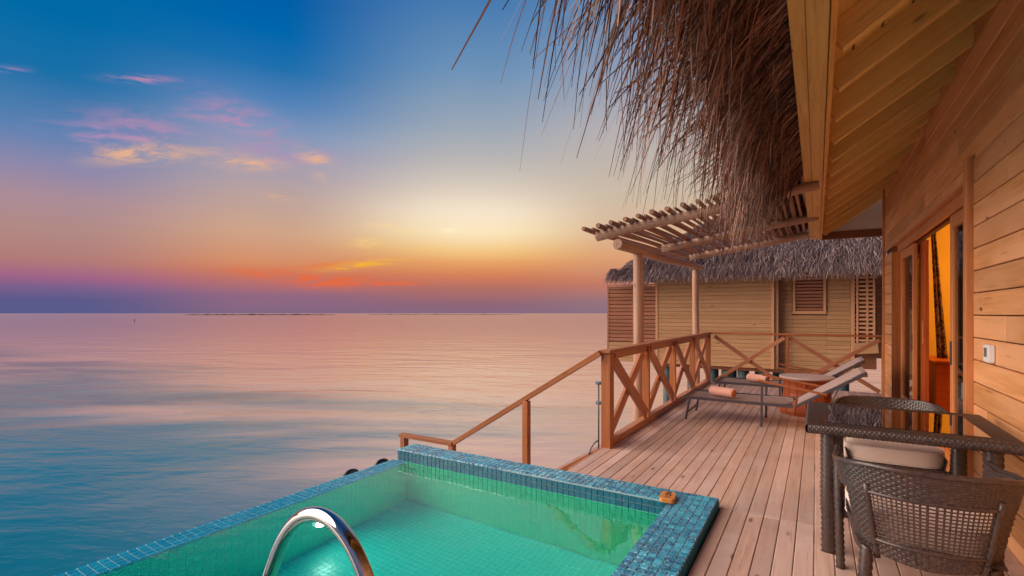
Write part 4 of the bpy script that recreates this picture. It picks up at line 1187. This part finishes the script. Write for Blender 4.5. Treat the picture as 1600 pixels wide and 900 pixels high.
def towel(c_, label, ang=0.):
    tw = thing('rolled_towel', label, 'towel', c_, 'rolled towels on the loungers')
    L, r = .33, .060
    F = Matrix.Translation(c_) @ Matrix.Rotation(ang, 4, 'Z')
    pts = [(-L / 2, 0, 0), (-L / 2 + .008, 0, 0)] + [(-L / 2 + L * k / 10, 0, 0) for k in range(1, 10)] + [(L / 2 - .008, 0, 0), (L / 2, 0, 0)]
    rs = [r * .86, r * .97] + [r * (1 + .02 * math.sin(k * 2.1)) for k in range(1, 10)] + [r * .97, r * .86]
    bm = bmesh.new(); rings = []
    for q, rr in zip(pts, rs):
        rings.append([bm.verts.new((q[0], rr * 1.06 * math.cos(a_), rr * .96 * math.sin(a_))) for a_ in [2 * math.pi * j / 24 for j in range(24)]])
    for i in range(len(rings) - 1):
        for j in range(24): bm.faces.new((rings[i][j], rings[i][(j + 1) % 24], rings[i + 1][(j + 1) % 24], rings[i + 1][j])).smooth = True
    bm.faces.new(rings[0][::-1]); bmesh.ops.recalc_face_normals(bm, faces=list(bm.faces))
    from_bm('roll', bm, 'towel', tw, M4=F)
    # spiral end
    vs, fs = [], []; N = 96; turns = 4.2
    for side in (1, -1):
        k0 = len(vs)
        for i in range(N + 1):
            a_ = i / N * turns * 2 * math.pi; ro_ = r * .93 * (1 - i / N * .93); ri_ = max(ro_ - r * .21, .0)
            x = side * (L / 2 - .004)
            for rr, dx_ in ((ro_, -.002), ((ro_ + ri_) / 2, .006), (ri_, -.002)):
                vs.append((x + side * dx_, rr * 1.06 * math.cos(a_), rr * .96 * math.sin(a_)))
            if i:
                k = k0 + 3 * i
                fs += [(k - 3, k, k + 1, k - 2), (k - 2, k + 1, k + 2, k - 1)]
    me = bpy.data.meshes.new('roll_end'); me.from_pydata(vs, [], fs); me.update(); me.polygons.foreach_set('use_smooth', [True] * len(me.polygons))
    link('roll_end', me, 'towel_end', tw, F)
    return tw
towel((-1.06, 7.06, .366), 'rolled peach towel on the front sun lounger', rad(-24))
towel((-.80, 8.84, .366), 'rolled peach towel on the farther sun lounger', rad(-24))

# round side table between the loungers
rt = thing('round_side_table', 'low round wooden tub table between the two loungers', 'side table', (-.12, 8.1, 0))
N = 16
for k in range(N):
    a0_ = 2 * math.pi * (k + .03) / N; a1_ = 2 * math.pi * (k + .97) / N
    bm = bmesh.new(); prof = [(0.002, .335), (.05, .34), (.10, .33), (.30, .285), (.42, .29), (.49, .31)]
    for_in = []
    A, B, C2, D2 = [], [], [], []
    for (z, r_) in prof:
        A.append(bm.verts.new((r_ * math.cos(a0_), r_ * math.sin(a0_), z))); B.append(bm.verts.new((r_ * math.cos(a1_), r_ * math.sin(a1_), z)))
        C2.append(bm.verts.new(((r_ - .02) * math.cos(a0_), (r_ - .02) * math.sin(a0_), z))); D2.append(bm.verts.new(((r_ - .02) * math.cos(a1_), (r_ - .02) * math.sin(a1_), z)))
    for i in range(len(prof) - 1):
        bm.faces.new((A[i], B[i], B[i + 1], A[i + 1])); bm.faces.new((C2[i], C2[i + 1], D2[i + 1], D2[i]))
        bm.faces.new((A[i], A[i + 1], C2[i + 1], C2[i])); bm.faces.new((B[i], D2[i], D2[i + 1], B[i + 1]))
    bm.faces.new((A[0], C2[0], D2[0], B[0])); bm.faces.new((A[-1], B[-1], D2[-1], C2[-1]))
    bmesh.ops.recalc_face_normals(bm, faces=list(bm.faces))
    bmesh.ops.transform(bm, matrix=Matrix.Rotation(rad(90), 4, 'Y').inverted(), verts=bm.verts)
    from_bm('stave', bm, 'stool', rt, M4=Matrix.Translation((-.12, 8.1, 0)) @ Matrix.Rotation(rad(90), 4, 'Y'))
tube('table_top', [(-.12, 8.1, .492), (-.12, 8.1, .522)], .34, 'sling', rt, 40, local=False)

# ------------------------------------------------------------------ neighbouring villa
nv_ = thing('neighbour_villa', 'neighbouring thatched pine villa on stilts beyond the deck', 'house', (-1.5, 18, -.2))
GY = 16.0
WB, WT = -.19, 2.62
def boards(name, x0, x1, y, zb, zt_, mat='bgwall', pitch=.118):
    n = int((zt_ - zb) / pitch)
    for k in range(n):
        z0_, z1_ = zb + k * pitch, zb + (k + 1) * pitch
        bar(name, (x0, y, (z0_ + z1_) / 2), (x1, y, (z0_ + z1_) / 2), .03, pitch - .005, mat, nv_, bev=.006)
    bm = boxes_bm([(((x0 + x1) / 2, y + .05, (zb + zt_) / 2), (x1 - x0 - .01, .06, zt_ - zb - .02))]); from_bm('wall_core', bm, 'dark_wood', nv_)
boards('wall_board', -4.33, -1.10, GY, WB, WT)
boards('wall_board', -.93, -.60, GY + .35, WB, WT)
boards('wall_board', -.60, .24, GY + .35, WB, 1.36)
boards('wall_board', .24, .78, GY + .35, WB, WT)
boards('wall_board', 1.35, 3.2, GY + 1.6, WB + .3, WT)
bar('corner_board', (-1.065, GY - .01, WB), (-1.065, GY - .01, WT), .07, .07, 'bgtrim', nv_, (1, 0, 0))
bar('corner_board', (-1.0, GY + .20, WB), (-1.0, GY + .20, WT), .14, .34, 'bgwall', nv_, (0, 1, 0))
bar('corner_board', (-4.35, GY - .01, WB), (-4.35, GY - .01, WT), .05, .07, 'bgtrim', nv_, (1, 0, 0))
bar('corner_board', (.83, GY + .33, WB - .05), (.83, GY + .33, WT), .09, .09, 'bgtrim', nv_, (1, 0, 0))
# solid return wall + roof/body mass
bm = boxes_bm([((-1.6, GY + 2.9, 1.2), (5.4, 4.6, 2.75)), ((2.3, GY + 3.6, 1.3), (1.8, 3.6, 2.4))]); from_bm('body', bm, 'bgwall', nv_)
# louvred screen on the left
sc_ = part_empty('louvre_screen', nv_, (-5.2, GY, 1))
bar('screen_post', (-5.98, GY, WB), (-5.98, GY, 2.31), .05, .06, 'bgscreen', sc_, (1, 0, 0))
bar('screen_post', (-5.15, GY + .03, WB), (-5.15, GY + .03, 2.31), .05, .04, 'bgscreen', sc_, (1, 0, 0))
bar('screen_cap', (-6.0, GY, 2.325), (-4.38, GY, 2.325), .06, .035, 'bgscreen', sc_)
for k in range(15):
    z0_ = .47 + k * .122
    bar('louvre', (-5.95, GY, z0_ + .06), (-4.38, GY, z0_ + .06), .025, .098, 'bgscreen', sc_, (0, -.25, 1))
for k in range(5):
    z0_ = WB + k * .128
    bar('wall_board', (-6.0, GY - .005, z0_ + .064), (-4.38, GY - .005, z0_ + .064), .03, .12, 'bgwall', nv_, bev=.006)
bm = boxes_bm([((-5.19, GY + .06, 1.05), (1.55, .02, 2.4))]); from_bm('screen_backing', bm, 'dark_wood', nv_)
# louvred window
wy = GY + .33
wn = part_empty('window', nv_, (-.18, wy, 1.9))
for (p0, p1) in (((-.59, wy, 1.42), (.23, wy, 1.42)), ((-.59, wy, 2.66), (.23, wy, 2.66))): bar('frame', p0, p1, .07, .09, 'bgtrim', wn)
for x in (-.55, .19): bar('frame', (x, wy - .002, 1.465), (x, wy - .002, 2.62), .09, .07, 'bgtrim', wn, (1, 0, 0))
for k in range(12): bar('louvre', (-.51, wy + .0, 1.51 + k * .094), (.15, wy + .0, 1.51 + k * .094), .012, .085, 'bgscreen', wn, (0, -.7, 1))
bm = boxes_bm([((-.18, wy + .06, 2.03), (.75, .02, 1.15))]); from_bm('window_backing', bm, 'dark', wn)
# ladder-like lattice panel
lt = part_empty('lattice_panel', nv_, (1.1, wy, 1.4))
for x in (.935, 1.155, 1.30): bar('lattice_post', (x, wy, .35), (x, wy, WT), .07, .05, 'bgtrim', lt, (1, 0, 0))
for k in range(20):
    bar('lattice_slat', (.975, wy - .012, .45 + k * .112), (1.29, wy - .012, .45 + k * .112), .03, .055, 'bgtrim', lt, bev=0)
    if k not in (9, 10): bar('lattice_step', (.88, wy + .01, .45 + k * .112), (.93, wy + .01, .45 + k * .112), .05, .05, 'bgtrim', lt, bev=0)
bm = boxes_bm([((1.1, wy + .07, 1.3), (.52, .02, 2.8))]); from_bm('lattice_backing', bm, 'dark_wood', lt)
bar('ramp_board', (.88, GY + .2, .45), (.88 + .5, GY + .2, .50), .05, .3, 'bgwall', nv_)
# stilts
for x in (-4.1, -3.35, -2.75, -2.35, -1.9, -1.35, -.75, -.1, .55):
    for yy, rr in ((GY + .3, .13), (GY + 3.2, .14)):
        tube('stilt', [(x + (.2 if yy > 17 else 0), yy, -4), (x + (.2 if yy > 17 else 0), yy, WB - .02)], rr, 'stilt', nv_, 12)
bm = boxes_bm([((-1.55, GY + 2.6, WB - .05), (5.4, 5.0, .1))]); from_bm('floor_frame', bm, 'dark_wood', nv_)
# hipped thatch roof
EY, EZ = 15.35, 2.62
EXL, EXR = -5.75, 4.5; RYB = 22.5
hipx = -2.4; ridY = 19.0; ridZ = 4.95
bm = bmesh.new()
V_ = [bm.verts.new(q) for q in ((EXL + .15, EY + .15, EZ), (EXR, EY + .15, EZ), (EXR, ridY, ridZ), (hipx, ridY, ridZ), (EXL + .15, RYB, EZ), (EXR, RYB, EZ))]
bm.faces.new((V_[0], V_[1], V_[2], V_[3])); bm.faces.new((V_[4], V_[0], V_[3])); bm.faces.new((V_[5], V_[4], V_[3], V_[2])); bm.faces.new((V_[0], V_[4], V_[5], V_[1]))
bmesh.ops.recalc_face_normals(bm, faces=list(bm.faces)); from_bm('roof', bm, 'dark_roof', nv_)
sp = []
def puff(t_): return .38 * math.sin(math.pi * min(1, t_ * 1.6)) ** .6 if t_ < .62 else .12
for _ in range(19000):
    tt = R.random() ** 1.25
    xl = (EXL + .15) * (1 - tt) + hipx * tt
    x = R.uniform(xl, EXR if R.random() < .3 else 1.9); y = (EY + .1) * (1 - tt) + ridY * tt; z = EZ * (1 - tt) + ridZ * tt
    z += R.uniform(-.02, .03) + .22 * min(1, tt * 8) * (1 - .6 * tt)
    dx_ = -.55 if x < xl + .5 else R.gauss(-.12, .2)
    sp.append(((x, y, z), (dx_, -1, -.45 + R.gauss(0, .1)), R.uniform(.28, .50), R.uniform(.010, .021), R.uniform(.15, .6)))
for _ in range(8000):
    x = R.uniform(EXL, 2.6); s_ = R.random()
    sp.append(((x, EY + .12 + .15 * s_, EZ + .0 + .24 * s_), (R.gauss(-.15 if x > EXL + .5 else -.7, .25), -1, -.75), R.uniform(.2, .46), R.uniform(.010, .022), R.uniform(.3, 1.1)))
for _ in range(3500):
    tt = R.random() ** 1.2; yy = R.uniform((EY + .15) * (1 - tt) + ridY * tt, RYB * (1 - tt) + ridY * tt)
    yy = min(yy, 19.5)
    x = (EXL + .15) * (1 - tt) + hipx * tt; z = EZ * (1 - tt) + ridZ * tt + .2 * min(1, tt * 8)
    sp.append(((x, yy, z), (-1, R.gauss(-.3, .3), -.55), R.uniform(.28, .5), R.uniform(.014, .03), R.uniform(.2, .7)))
blades('thatch', sp, 'thatch_far', nv_)
